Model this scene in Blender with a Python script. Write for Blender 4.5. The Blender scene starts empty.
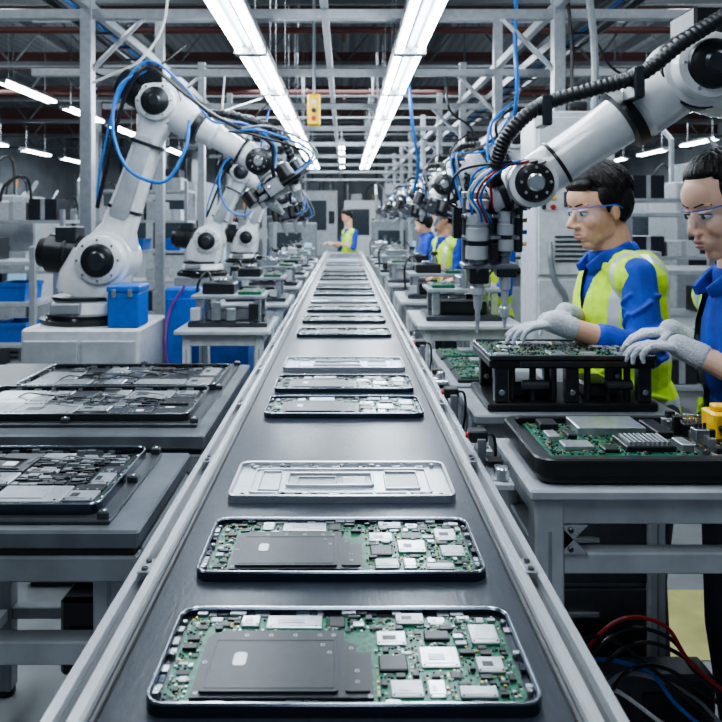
import bpy, bmesh, math, random
from mathutils import Vector as V, Matrix as Mx
PI=math.pi
sc=bpy.context.scene; C=sc.collection
ORD=['nearest','second','third','fourth','fifth','sixth','seventh','eighth','ninth','tenth','eleventh','twelfth','thirteenth','fourteenth','fifteenth','sixteenth','seventeenth','eighteenth','nineteenth','twentieth','twenty-first','twenty-second','twenty-third','twenty-fourth','twenty-fifth']
FO=['first']+ORD[1:]
# ------------------------------------------------------------------ materials
def M(name,col,rough=.5,metal=0.,var=.12,scale=30,bump=0,emit=0,stretch=None,coat=0,trans=0,alpha=1,sss=0,spec=.5):
    m=bpy.data.materials.new(name); m.use_nodes=True; nt=m.node_tree; b=nt.nodes['Principled BSDF']
    b.inputs['Roughness'].default_value=rough; b.inputs['Metallic'].default_value=metal; b.inputs['Specular IOR Level'].default_value=spec
    tc=nt.nodes.new('ShaderNodeTexCoord'); mp=nt.nodes.new('ShaderNodeMapping'); nt.links.new(tc.outputs['Object'],mp.inputs[0])
    if stretch: mp.inputs['Scale'].default_value=stretch
    nz=nt.nodes.new('ShaderNodeTexNoise'); nz.inputs['Scale'].default_value=scale; nz.inputs['Detail'].default_value=4
    nt.links.new(mp.outputs[0],nz.inputs['Vector'])
    rp=nt.nodes.new('ShaderNodeValToRGB'); e=rp.color_ramp.elements
    e[0].position=.3; e[1].position=.7
    e[0].color=[max(0,c*(1-var)) for c in col]+[1]; e[1].color=[min(1,c*(1+var)) for c in col]+[1]
    nt.links.new(nz.outputs[0],rp.inputs[0]); nt.links.new(rp.outputs[0],b.inputs['Base Color'])
    if bump:
        bp=nt.nodes.new('ShaderNodeBump'); bp.inputs['Strength'].default_value=bump; bp.inputs['Distance'].default_value=.01
        nt.links.new(nz.outputs[0],bp.inputs['Height']); nt.links.new(bp.outputs[0],b.inputs['Normal'])
    if emit:
        b.inputs['Emission Color'].default_value=list(col)+[1]; b.inputs['Emission Strength'].default_value=emit
    if coat: b.inputs['Coat Weight'].default_value=coat
    if trans: b.inputs['Transmission Weight'].default_value=trans
    if alpha<1: b.inputs['Alpha'].default_value=alpha
    if sss: b.inputs['Subsurface Weight'].default_value=sss; b.inputs['Subsurface Scale'].default_value=.012
    return m
def Mpcb(name,c0,c1,c2):
    m=bpy.data.materials.new(name); m.use_nodes=True; nt=m.node_tree; b=nt.nodes['Principled BSDF']
    b.inputs['Roughness'].default_value=.3
    tc=nt.nodes.new('ShaderNodeTexCoord'); vo=nt.nodes.new('ShaderNodeTexVoronoi'); vo.distance='CHEBYCHEV'; vo.inputs['Scale'].default_value=150
    nt.links.new(tc.outputs['Object'],vo.inputs['Vector'])
    rp=nt.nodes.new('ShaderNodeValToRGB'); rp.color_ramp.interpolation='CONSTANT'; e=rp.color_ramp.elements
    e[0].color=list(c0)+[1]; e[1].position=.34; e[1].color=list(c1)+[1]; x=e.new(.6); x.color=list(c2)+[1]
    nt.links.new(vo.outputs['Distance'],rp.inputs[0]); nt.links.new(rp.outputs[0],b.inputs['Base Color'])
    return m
def Mwave(name,c0,c1,scale,rough,axis='X',bump=.5):
    m=bpy.data.materials.new(name); m.use_nodes=True; nt=m.node_tree; b=nt.nodes['Principled BSDF']; b.inputs['Roughness'].default_value=rough
    tc=nt.nodes.new('ShaderNodeTexCoord'); w=nt.nodes.new('ShaderNodeTexWave'); w.bands_direction=axis; w.inputs['Scale'].default_value=scale
    nt.links.new(tc.outputs['Object'],w.inputs['Vector'])
    rp=nt.nodes.new('ShaderNodeValToRGB'); e=rp.color_ramp.elements; e[0].color=list(c0)+[1]; e[1].color=list(c1)+[1]
    nt.links.new(w.outputs[0],rp.inputs[0]); nt.links.new(rp.outputs[0],b.inputs['Base Color'])
    bp=nt.nodes.new('ShaderNodeBump'); bp.inputs['Strength'].default_value=bump; nt.links.new(w.outputs[0],bp.inputs['Height']); nt.links.new(bp.outputs[0],b.inputs['Normal'])
    return m
WHITE=M('white_paint',(.54,.56,.585),.34); RW=M('robot_white',(.71,.725,.74),.24,coat=.45,var=.06)
GREYP=M('grey_paint',(.22,.24,.26),.38,var=.18,scale=12); LGREY=M('light_grey_paint',(.37,.39,.415),.34,var=.16,scale=14)
BLK=M('black_plastic',(.013,.014,.016),.32); DKM=M('dark_metal',(.065,.07,.08),.28,.75); GUN=M('gunmetal',(.08,.095,.125),.22,.9); EDGE=M('polished_rim_edge',(.54,.59,.65),.2,.95)
ALU=M('aluminium',(.76,.785,.82),.25,.78,.08,40,stretch=(6,.3,6)); STEEL=M('steel',(.50,.52,.55),.26,.85,.15,25)
TOOLM=M('machined_tool_metal',(.56,.585,.62),.27,.4,.08,40); TOOLD=M('tool_grey_metal',(.20,.215,.24),.33,.4,.1,40)
TOPG=M('table_top_grey',(.19,.205,.225),.28,.6,.2,14); FRM=M('dark_frame_steel',(.085,.09,.10),.34,.7)
BELT=M('belt_rubber',(.022,.027,.037),.29,0,.22,45,.05,stretch=(4,1,1),spec=.5)
PCB=Mpcb('green_board',(.005,.065,.038),(.010,.115,.063),(.035,.17,.095)); PCB2=Mpcb('dark_board',(.010,.018,.018),(.018,.034,.03),(.05,.07,.063))
SHD=M('silver_shield',(.60,.62,.655),.28,.88,.14,60); SHD2=M('matte_silver',(.40,.42,.44),.35,.75,.12,60); PLATE=M('grey_plate_metal',(.40,.42,.445),.34,.75,.15,30)
CHIP=M('chip_black',(.014,.015,.018),.32); BATT=M('battery_black',(.020,.022,.028),.34,0,.15,90)
GOLD=M('gold_contact',(.70,.50,.18),.3,.9); TAN=M('tan_component',(.38,.30,.2),.5); WLAB=M('white_label',(.85,.86,.86),.5,var=.03)
COVER=M('silver_cover',(.56,.58,.615),.3,.86,.10,40,stretch=(.4,5,5)); COVD=M('recess_silver',(.32,.335,.355),.38,.8,.1,40)
BLUE=M('blue_plastic',(.012,.12,.48),.34); BCAB=M('blue_cable_plastic',(.02,.17,.55),.36); REDP=M('dull_red_steel',(.11,.038,.033),.55); REDC=M('red_cable_plastic',(.36,.02,.015),.4)
YEL=M('yellow_plastic',(.82,.50,.02),.34); ORA=M('orange_plastic',(.85,.28,.03),.4); HOSE=M('black_hose_rubber',(.02,.021,.024),.38); WCAB=M('white_cable_plastic',(.7,.7,.7),.45)
CONC=M('concrete_floor',(.27,.28,.29),.25,0,.25,2.5,.03); CEIL=Mwave('roof_sheet',(.065,.072,.08),(.11,.12,.13),2.2,.6); WALLM=M('wall_panel',(.31,.335,.36),.7,0,.25,1.5)
TRUSS=M('truss_steel',(.14,.15,.16),.5,.3); PURL=M('dull_red_purlin',(.10,.046,.042),.6); GAN=M('gantry_grey',(.37,.39,.415),.34,.4); FLY=M('yellow_floor_paint',(.55,.52,.20),.5,0,.2,6); DUCT=M('duct_galvanised',(.40,.42,.44),.38,.6,.15,6)
FIXT=M('lamp_housing_grey',(.11,.115,.125),.4,.4)
LED=M('led_tube',(.84,.93,1.),.5,0,.0,5,emit=46); LEDF=M('led_tube_far',(.84,.94,1.),.5,0,.0,5,emit=34)
HIV=M('hi_vis_fabric',(.56,.84,.035),.75,0,.14,40,.2); REFL=M('reflective_tape',(.62,.65,.66),.35,.3,.05,60); BLUF=M('royal_blue_fabric',(.012,.055,.40),.74,0,.28,30,.25)
SKIN=M('skin',(.66,.385,.265),.56,0,.09,22,.04,sss=.14,spec=.35); SKIN_LIT=M('lightened_skin',(.76,.49,.37),.54,0,.07,22,.03,sss=.16,spec=.35); LIP=M('lip_skin',(.50,.21,.19),.5); HAIR=M('black_hair',(.011,.009,.0085),.46,0,.6,120,.5,stretch=(1,1,.3),spec=.28); NAVY=M('dark_trousers',(.02,.023,.04),.8)  # second skin is lightened in colour to offset the shade on the woman
GLV=M('white_knit_glove',(.54,.56,.61),.9,0,.22,220,.6); EYE=M('eye_white',(.72,.70,.68),.3); IRIS=M('iris_dark',(.02,.012,.008),.2)
LENS=M('clear_blue_lens',(.55,.75,.95),.05,0,.02,5,alpha=.12); GFR=M('blue_glasses_frame',(.03,.12,.45),.3); SHOE=M('shoe_black',(.02,.02,.02),.5)
SCRN=M('screen_glow',(.25,.45,.6),.3,emit=.9); DGLASS=M('dark_glass',(.04,.05,.06),.1)
# ------------------------------------------------------------------ mesh builder
WO={}
class B:
    def __init__(s,X=None): s.v=[];s.f=[];s.m=[];s.mats=[];s.X=X or Mx()
    def add(s,vs,fs,m):
        if m not in s.mats: s.mats.append(m)
        k=s.mats.index(m); o=len(s.v); X=s.X
        s.v+=[X@V(p) for p in vs]
        for f in fs: s.f.append([o+i for i in f]); s.m.append(k)
    def box(s,x0,x1,y0,y1,z0,z1,m,b=.003):
        c=((x0+x1)/2,(y0+y1)/2,(z0+z1)/2); h=(abs(x1-x0)/2,abs(y1-y0)/2,abs(z1-z0)/2); b=min(b,.6*min(h))
        vs=[];fs=[]
        S=[(i&1,(i>>1)&1,(i>>2)&1) for i in range(8)]
        for g in S:
            for a in range(3):
                vs.append([c[k]+(1 if g[k] else -1)*(h[k] if k==a else h[k]-b) for k in range(3)])
        def I(g,a): return (g[0]+2*g[1]+4*g[2])*3+a
        for a in range(3):
            p,q=[k for k in range(3) if k!=a]
            for sg in (0,1):
                f=[]
                for u,w in ((0,0),(1,0),(1,1),(0,1)):
                    g=[0,0,0]; g[a]=sg; g[p]=u; g[q]=w; f.append(I(g,a))
                fs.append(f)
            for u in (0,1):
                for w in (0,1):
                    g=[0,0,0]; g[p]=u; g[q]=w; g2=list(g); g2[a]=1
                    fs.append([I(g,p),I(g2,p),I(g2,q),I(g,q)])
        for g in S: fs.append([I(g,0),I(g,1),I(g,2)])
        s.add(vs,fs,m)
    def sbox(s,x0,x1,y0,y1,z0,z1,m):
        s.add([(x0,y0,z0),(x1,y0,z0),(x1,y1,z0),(x0,y1,z0),(x0,y0,z1),(x1,y0,z1),(x1,y1,z1),(x0,y1,z1)],[[3,2,1,0],[4,5,6,7],[0,1,5,4],[1,2,6,5],[2,3,7,6],[3,0,4,7]],m)
    def rev(s,p0,ax,prof,m,n=18):
        p0=V(p0); ax=V(ax).normalized(); u=ax.orthogonal().normalized(); w=ax.cross(u); vs=[];fs=[]
        for t,r in prof:
            for i in range(n):
                a=2*PI*i/n; vs.append(p0+ax*t+(u*math.cos(a)+w*math.sin(a))*max(r,1e-5))
        for j in range(len(prof)-1):
            for i in range(n): k=(i+1)%n; fs.append([j*n+i,j*n+k,(j+1)*n+k,(j+1)*n+i])
        fs.append(list(range(n))[::-1]); fs.append([(len(prof)-1)*n+i for i in range(n)])
        s.add(vs,fs,m)
    def cyl(s,p0,p1,r,m,n=16,r1=None):
        p0=V(p0);p1=V(p1); L=(p1-p0).length; r1=r if r1 is None else r1; e=min(.004,.2*r,L*.2)
        s.rev(p0,p1-p0,[(0,r-e),(e,r),(L-e,r1),(L,max(r1-e,.0005))],m,n)
    def cap(s,p0,p1,r0,r1,m,n=14,h=5):
        p0=V(p0);p1=V(p1);L=max((p1-p0).length,1e-4); pr=[]
        for i in range(h+1):
            a=PI/2*(1-i/h); pr.append((-r0*math.sin(a),r0*math.cos(a)))
        for i in range(h+1):
            a=PI/2*i/h; pr.append((L+r1*math.sin(a),r1*math.cos(a)))
        s.rev(p0,p1-p0 if L>1e-3 else V((0,0,1)),pr,m,n)
    def ell(s,c,r,m,bas=None,n=18,h=12):
        c=V(c); bas=bas or (V((1,0,0)),V((0,1,0)),V((0,0,1))); vs=[];fs=[]
        for j in range(h+1):
            t=PI*j/h
            for i in range(n):
                a=2*PI*i/n; st=max(math.sin(t),1e-3)
                vs.append(c+bas[0]*(r[0]*st*math.cos(a))+bas[1]*(r[1]*st*math.sin(a))+bas[2]*(-r[2]*math.cos(t)))
        for j in range(h):
            for i in range(n): k=(i+1)%n; fs.append([j*n+i,j*n+k,(j+1)*n+k,(j+1)*n+i])
        fs.append(list(range(n))[::-1]); fs.append([h*n+i for i in range(n)])
        s.add(vs,fs,m)
    def tube(s,pts,r,m,n=8):
        pts=[V(p) for p in pts]; vs=[];fs=[]; u=None
        for i,p in enumerate(pts):
            t=(pts[min(i+1,len(pts)-1)]-pts[max(i-1,0)]).normalized()
            u=t.orthogonal().normalized() if u is None else (u-t*u.dot(t)).normalized()
            w=t.cross(u); rr=r(i) if callable(r) else r
            for k in range(n): a=2*PI*k/n; vs.append(p+(u*math.cos(a)+w*math.sin(a))*rr)
        for j in range(len(pts)-1):
            for i in range(n): k=(i+1)%n; fs.append([j*n+i,j*n+k,(j+1)*n+k,(j+1)*n+i])
        fs.append(list(range(n))[::-1]); fs.append([(len(pts)-1)*n+i for i in range(n)])
        s.add(vs,fs,m)
    def prism(s,poly,z0,z1,m):
        n=len(poly); vs=[(x,y,z0) for x,y in poly]+[(x,y,z1) for x,y in poly]
        fs=[list(range(n))[::-1],list(range(n,2*n))]+[[i,(i+1)%n,n+(i+1)%n,n+i] for i in range(n)]
        s.add(vs,fs,m)
    def ring(s,po,pi,z0,z1,m,ch=.0015):
        n=len(po); q=lambda P,z:[(x,y,z) for x,y in P]
        cx=sum(p[0] for p in po)/n; cy=sum(p[1] for p in po)/n
        def ins(P,d): return [(x-(ch if x>cx else -ch)*d,y-(ch if y>cy else -ch)*d) for x,y in P]
        vs=q(po,z0)+q(po,z1-ch)+q(ins(po,1),z1)+q(ins(pi,-1),z1)+q(pi,z1-ch)+q(pi,z0); fs=[]
        for a in range(6):
            b=(a+1)%6
            for i in range(n): k=(i+1)%n; fs.append([a*n+i,a*n+k,b*n+k,b*n+i])
        s.add(vs,fs,m)
    def exty(s,prof,y0,y1,m):
        n=len(prof); vs=[(x,y0,z) for x,z in prof]+[(x,y1,z) for x,z in prof]
        fs=[list(range(n)),list(range(n,2*n))[::-1]]+[[i,(i+1)%n,n+(i+1)%n,n+i] for i in range(n)]
        s.add(vs,fs,m)
    def link(s,p0,p1,nv,secs,m,n=20,e=.55):
        p0=V(p0);p1=V(p1);a=p1-p0; nv=V(nv).normalized(); b=a.cross(nv).normalized(); nn=b.cross(a).normalized(); vs=[];fs=[]
        for t,wn,wb in secs:
            c=p0+a*t
            for i in range(n):
                th=2*PI*i/n; cx=math.cos(th); sx=math.sin(th)
                vs.append(c+nn*(wn*math.copysign(abs(cx)**e,cx))+b*(wb*math.copysign(abs(sx)**e,sx)))
        k0=len(secs)
        for j in range(k0-1):
            for i in range(n): k=(i+1)%n; fs.append([j*n+i,j*n+k,(j+1)*n+k,(j+1)*n+i])
        fs.append(list(range(n))[::-1]); fs.append([(k0-1)*n+i for i in range(n)])
        s.add(vs,fs,m)
    def build(s,name,par=None,label=None,cat=None,group=None,kind=None,sharp=32):
        me=bpy.data.meshes.new(name)
        if par is not None: off=WO.get(par.name,V((0,0,0)))
        elif kind=='structure': off=V((0,0,0))
        else:
            xs=[p.x for p in s.v]; ys=[p.y for p in s.v]; off=V(((min(xs)+max(xs))/2,(min(ys)+max(ys))/2,min(p.z for p in s.v)))
        me.from_pydata([tuple(p-off) for p in s.v],[],s.f)
        for m in s.mats: me.materials.append(m)
        me.polygons.foreach_set('material_index',s.m); me.polygons.foreach_set('use_smooth',[True]*len(s.f))
        bm=bmesh.new(); bm.from_mesh(me); bmesh.ops.recalc_face_normals(bm,faces=bm.faces); bm.to_mesh(me); bm.free()
        me.set_sharp_from_angle(angle=math.radians(sharp))
        o=bpy.data.objects.new(name,me); C.objects.link(o)
        if par is not None: o.parent=par
        else: o.location=off
        WO[o.name]=off
        tag(o,label,cat,group,kind); return o
def tag(o,label=None,cat=None,group=None,kind=None):
    if label:o['label']=label
    if cat:o['category']=cat
    if group:o['group']=group
    if kind:o['kind']=kind
def thing(name,label,cat,loc=(0,0,0),group=None):
    o=bpy.data.objects.new(name,None); C.objects.link(o); o.location=loc; o.empty_display_size=.05; WO[o.name]=V(loc); tag(o,label,cat,group); return o
def dup(o,loc=None,label=None,group=None,par=None,rz=None):
    c=o.copy(); C.objects.link(c); c.parent=par
    if loc is not None: c.location=loc
    if rz is not None: c.rotation_euler.z=rz
    if label: c['label']=label
    if group: c['group']=group
    for ch in list(o.children): dup(ch,par=c)
    return c
def soft(b,name,par,vox,it,label=None,fac=.5,pred=None,kill=None,mats=None):
    o=b.build(name,par,label)
    r=o.modifiers.new('r','REMESH'); r.mode='VOXEL'; r.voxel_size=vox
    q=o.modifiers.new('s','SMOOTH'); q.iterations=it; q.factor=fac
    bpy.context.view_layer.update(); dg=bpy.context.evaluated_depsgraph_get(); dg.update()
    me=bpy.data.meshes.new_from_object(o.evaluated_get(dg)); o.modifiers.clear(); o.data=me; me.name=name
    me.materials.clear()
    for m in (mats or b.mats[:1]): me.materials.append(m)
    off=WO.get(par.name,V((0,0,0)))
    if kill:
        bm=bmesh.new(); bm.from_mesh(me); d=[f for f in bm.faces if kill(f.calc_center_median()+off)]
        bmesh.ops.delete(bm,geom=d,context='FACES'); bm.to_mesh(me); bm.free()
    for p in me.polygons:
        p.use_smooth=True; p.material_index=pred(p.center+off) if pred else 0
    return o
def rr(x0,x1,y0,y1,r,n=6):
    P=[]
    for cx,cy,a0 in ((x1-r,y1-r,0),(x0+r,y1-r,90),(x0+r,y0+r,180),(x1-r,y0+r,270)):
        for i in range(n+1): a=math.radians(a0+90*i/n); P.append((cx+r*math.cos(a),cy+r*math.sin(a)))
    return P
def spl(P,k=10):
    P=[V(p) for p in P]; Q=[P[0]*2-P[1]]+P+[P[-1]*2-P[-2]]; out=[]
    for i in range(1,len(Q)-2):
        a,b,c,d=Q[i-1:i+3]
        for j in range(k):
            t=j/k; out.append(.5*((2*b)+(c-a)*t+(2*a-5*b+4*c-d)*t*t+(3*b-a-3*c+d)*t**3))
    out.append(P[-1]); return out
def at(x,y,Y): return V(((x-344)/722*Y,Y,1.6-(y-220)/722*Y))
def frame(p,z,xh=(1,0,0)):
    z=V(z).normalized(); x=V(xh); x=(x-z*x.dot(z)).normalized(); y=z.cross(x)
    return Mx(((x.x,y.x,z.x,p[0]),(x.y,y.y,z.y,p[1]),(x.z,y.z,z.z,p[2]),(0,0,0,1)))
# ------------------------------------------------------------------ setting
b=B(); b.box(-9,9,-3,24,-.1,0,CONC,0); b.build('floor',kind='structure')
b=B(); b.box(-9,9,-3,24,4.4,4.5,CEIL,0)
for i in range(13): b.box(-8.9+i*1.48,-8.8+i*1.48,-3,24,4.25,4.4,TRUSS,.004)
b.build('ceiling',kind='structure')
b=B(); b.box(-9.1,-9,-3,24,0,4.5,WALLM,0); b.build('wall_left',kind='structure')
b=B(); b.box(9,9.1,-3,24,0,4.5,WALLM,0); b.build('wall_right',kind='structure')
b=B(); b.box(-9,9,24,24.1,0,4.5,WALLM,0)
for k in range(17): b.box(-8.5+k*1.06,-8.42+k*1.06,23.95,24,0,4.4,TRUSS,.003)
b.build('wall_back',kind='structure')
n=1
for i in range(7):
    y=6.2+i*2.5; b=B()
    b.box(-9,9,y-.03,y+.03,3.45,3.51,TRUSS,.004); b.box(-9,9,y-.03,y+.03,4.07,4.13,TRUSS,.004)
    for k in range(18):
        x=-9+k; b.tube([(x,y,3.47),(x+.5,y,4.1)],.016,TRUSS,6); b.tube([(x+.5,y,4.1),(x+1,y,3.47)],.016,TRUSS,6)
    b.build('trim_%d'%n,kind='structure'); n+=1
for i in range(5):
    y=7.4+i*2.5; b=B(); b.box(-9,9,y-.03,y+.03,3.86,3.9,PURL,.004); b.box(-9,9,y-.006,y+.006,3.72,3.86,PURL,.002); b.box(-9,9,y-.03,y+.03,3.68,3.72,PURL,.004); b.build('trim_%d'%n,kind='structure'); n+=1
for x in (-4.3,4.3):
    for y in (7.6,12.4,17.2,21):
        b=B(); b.box(x-.1,x+.1,y-.1,y-.085,0,4.25,GAN,.002); b.box(x-.1,x+.1,y+.085,y+.1,0,4.25,GAN,.002); b.box(x-.01,x+.01,y-.09,y+.09,0,4.25,GAN,.001)
        b.build('trim_%d'%n,kind='structure'); n+=1
b=B(); b.box(1.0,2.1,2.62,3.12,.0,.003,FLY,0); b.build('trim_%d'%n,kind='structure'); n+=1
b=B(); b.box(-1.75,-1.65,-2,20,.0,.003,FLY,0); b.build('trim_%d'%n,kind='structure'); n+=1
# ------------------------------------------------------------------ conveyor
cv=thing('conveyor','long dark conveyor belt with aluminium side rails down the middle of the hall','conveyor',(-.008,6,0))
b=B(); b.box(-.255,.239,.35,11.3,1.08,1.1,BELT,.004); b.build('belt',cv)
for s,x0,x1 in ((-1,-.294,-.252),(1,.236,.276)):
    b=B(); w_=x1-x0
    P=[(x0,.97),(x0,1.116),(x0+.003,1.120),(x0+w_*.34,1.120),(x0+w_*.36,1.117),(x0+w_*.36,1.108),(x0+w_*.64,1.108),(x0+w_*.64,1.117),(x0+w_*.66,1.120),(x1-.003,1.120),(x1,1.116),(x1,.97)]
    for k in range(5): b.exty(P,.35+k*2.2,.35+(k+1)*2.2-(.005 if k<4 else 0),ALU)
    b.build('side_rail',cv)
    b=B(); b.box(x0+w_*.37,x0+w_*.63,.352,11.3,1.1075,1.1095,BLK,0); b.build('rail_slot',cv)
    b=B(); sx=x1 if s<0 else x0; b.box(min(sx,sx-s*.006),max(sx,sx-s*.006),.352,11.3,1.095,1.106,BLK,.001); b.build('belt_seal',cv)
    for k in range(14):
        y=.55+k*.45; xx=(x0+x1)/2; b=B(); b.box(xx-.009,xx+.009,y-.02,y+.02,1.108,1.1225,STEEL,.001); b.cyl((xx,y-.011,1.1225),(xx,y-.011,1.125),.0045,DKM,8); b.cyl((xx,y+.011,1.1225),(xx,y+.011,1.125),.0045,DKM,8); b.build('joint_plate',cv)
b=B(); b.box(-.24,.224,.36,11.28,.99,1.075,FRM,.004); b.build('underframe',cv)
for y in (1.6,3.5,5.4,7.3,9.2,11.1):
    for x in (-.268,.251):
        b=B(); b.box(x-.022,x+.022,y-.022,y+.022,.02,.97,ALU,.003); b.cyl((x,y,0),(x,y,.03),.035,BLK,12); b.build('leg',cv)
    b=B(); b.box(-.245,.228,y-.018,y+.018,.3,.34,ALU,.003); b.build('cross_brace',cv)
for y in (1.42,1.62,2.3,3.1):
    b=B(); b.box(.276,.30,y-.035,y+.035,1.03,1.105,STEEL,.003); b.box(.282,.325,y-.05,y+.02,1.085,1.10,ALU,.003); b.cyl((.305,y-.03,1.1),(.305,y-.03,1.125),.013,STEEL,14)
    b.cyl((.305,y+.008,1.1),(.305,y+.008,1.116),.009,DKM,12); b.box(.286,.32,y+.025,y+.05,1.06,1.12,BLK,.003); b.build('guide_bracket',cv)
for y in (1.52,1.9,2.65):
    b=B(); b.box(.277,.296,y-.02,y+.02,1.06,1.145,TOOLD,.002); b.box(.262,.30,y-.016,y+.016,1.135,1.16,BLK,.003); b.cyl((.262,y,1.148),(.256,y,1.148),.007,REDC,10); b.tube(spl([(.298,y,1.15),(.318,y+.01,1.14),(.322,y+.02,1.08),(.305,y+.03,.98)],6),.0035,BLK,6); b.build('sensor',cv)
# ------------------------------------------------------------------ open device housings
def split(x0,x1,y0,y1,mn,rg,out,d=0):
    w=x1-x0;h=y1-y0
    if d>7 or (w<mn*2 and h<mn*2) or (d>1 and w<mn*4 and h<mn*4 and rg.random()<.28): out.append((x0,x1,y0,y1)); return
    if (w/h>rg.uniform(.7,1.5) and w>=mn*1.6) or h<mn*1.6:
        t=x0+w*rg.uniform(.3,.7); split(x0,t,y0,y1,mn,rg,out,d+1); split(t,x1,y0,y1,mn,rg,out,d+1)
    else:
        t=y0+h*rg.uniform(.3,.7); split(x0,x1,y0,t,mn,rg,out,d+1); split(x0,x1,t,y1,mn,rg,out,d+1)
def small(bb,r,rg,z,dens=.006,occ=(),p=.55,hs=1.):
    x0,x1,y0,y1=r; nx=max(1,int((x1-x0)/dens)); ny=max(1,int((y1-y0)/dens))
    for i in range(nx):
        for j in range(ny):
            if rg.random()>p: continue
            cx=x0+(i+.5)*(x1-x0)/nx; cy=y0+(j+.5)*(y1-y0)/ny
            if any(o[0]<cx<o[1] and o[2]<cy<o[3] for o in occ): continue
            w=dens*rg.uniform(.16,.44); h=dens*rg.uniform(.16,.44)
            bb.sbox(cx-w,cx+w,cy-h,cy+h,z-.0003,z+hs*rg.uniform(.001,.0026),rg.choice([CHIP,CHIP,CHIP,CHIP,CHIP,SHD2,SHD2,SHD,TAN,GOLD]))
def rows(bb,r,rg,z,hs=1.):   # neat ranks of connectors and bars
    x0,x1,y0,y1=r; g=.003; x0+=g;x1-=g;y0+=g;y1-=g
    y=y0
    while y<y1-.004:
        h=rg.uniform(.004,.010); x=x0
        while x<x1-.006:
            w=min(x1-x,rg.uniform(.010,.030)); mm=rg.choice([CHIP,CHIP,BATT,DKM,SHD2,PLATE]); zt=z+hs*rg.uniform(.0015,.004)
            bb.sbox(x,x+w-.002,y,min(y+h,y1),z-.0003,zt,mm)
            if mm==CHIP and rg.random()<.5: bb.sbox(x+w*.12,x+w*.7,y+h*.3,y+h*.5,zt,zt+.0004,SHD2)
            x+=w
        y+=h+.0025
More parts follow.
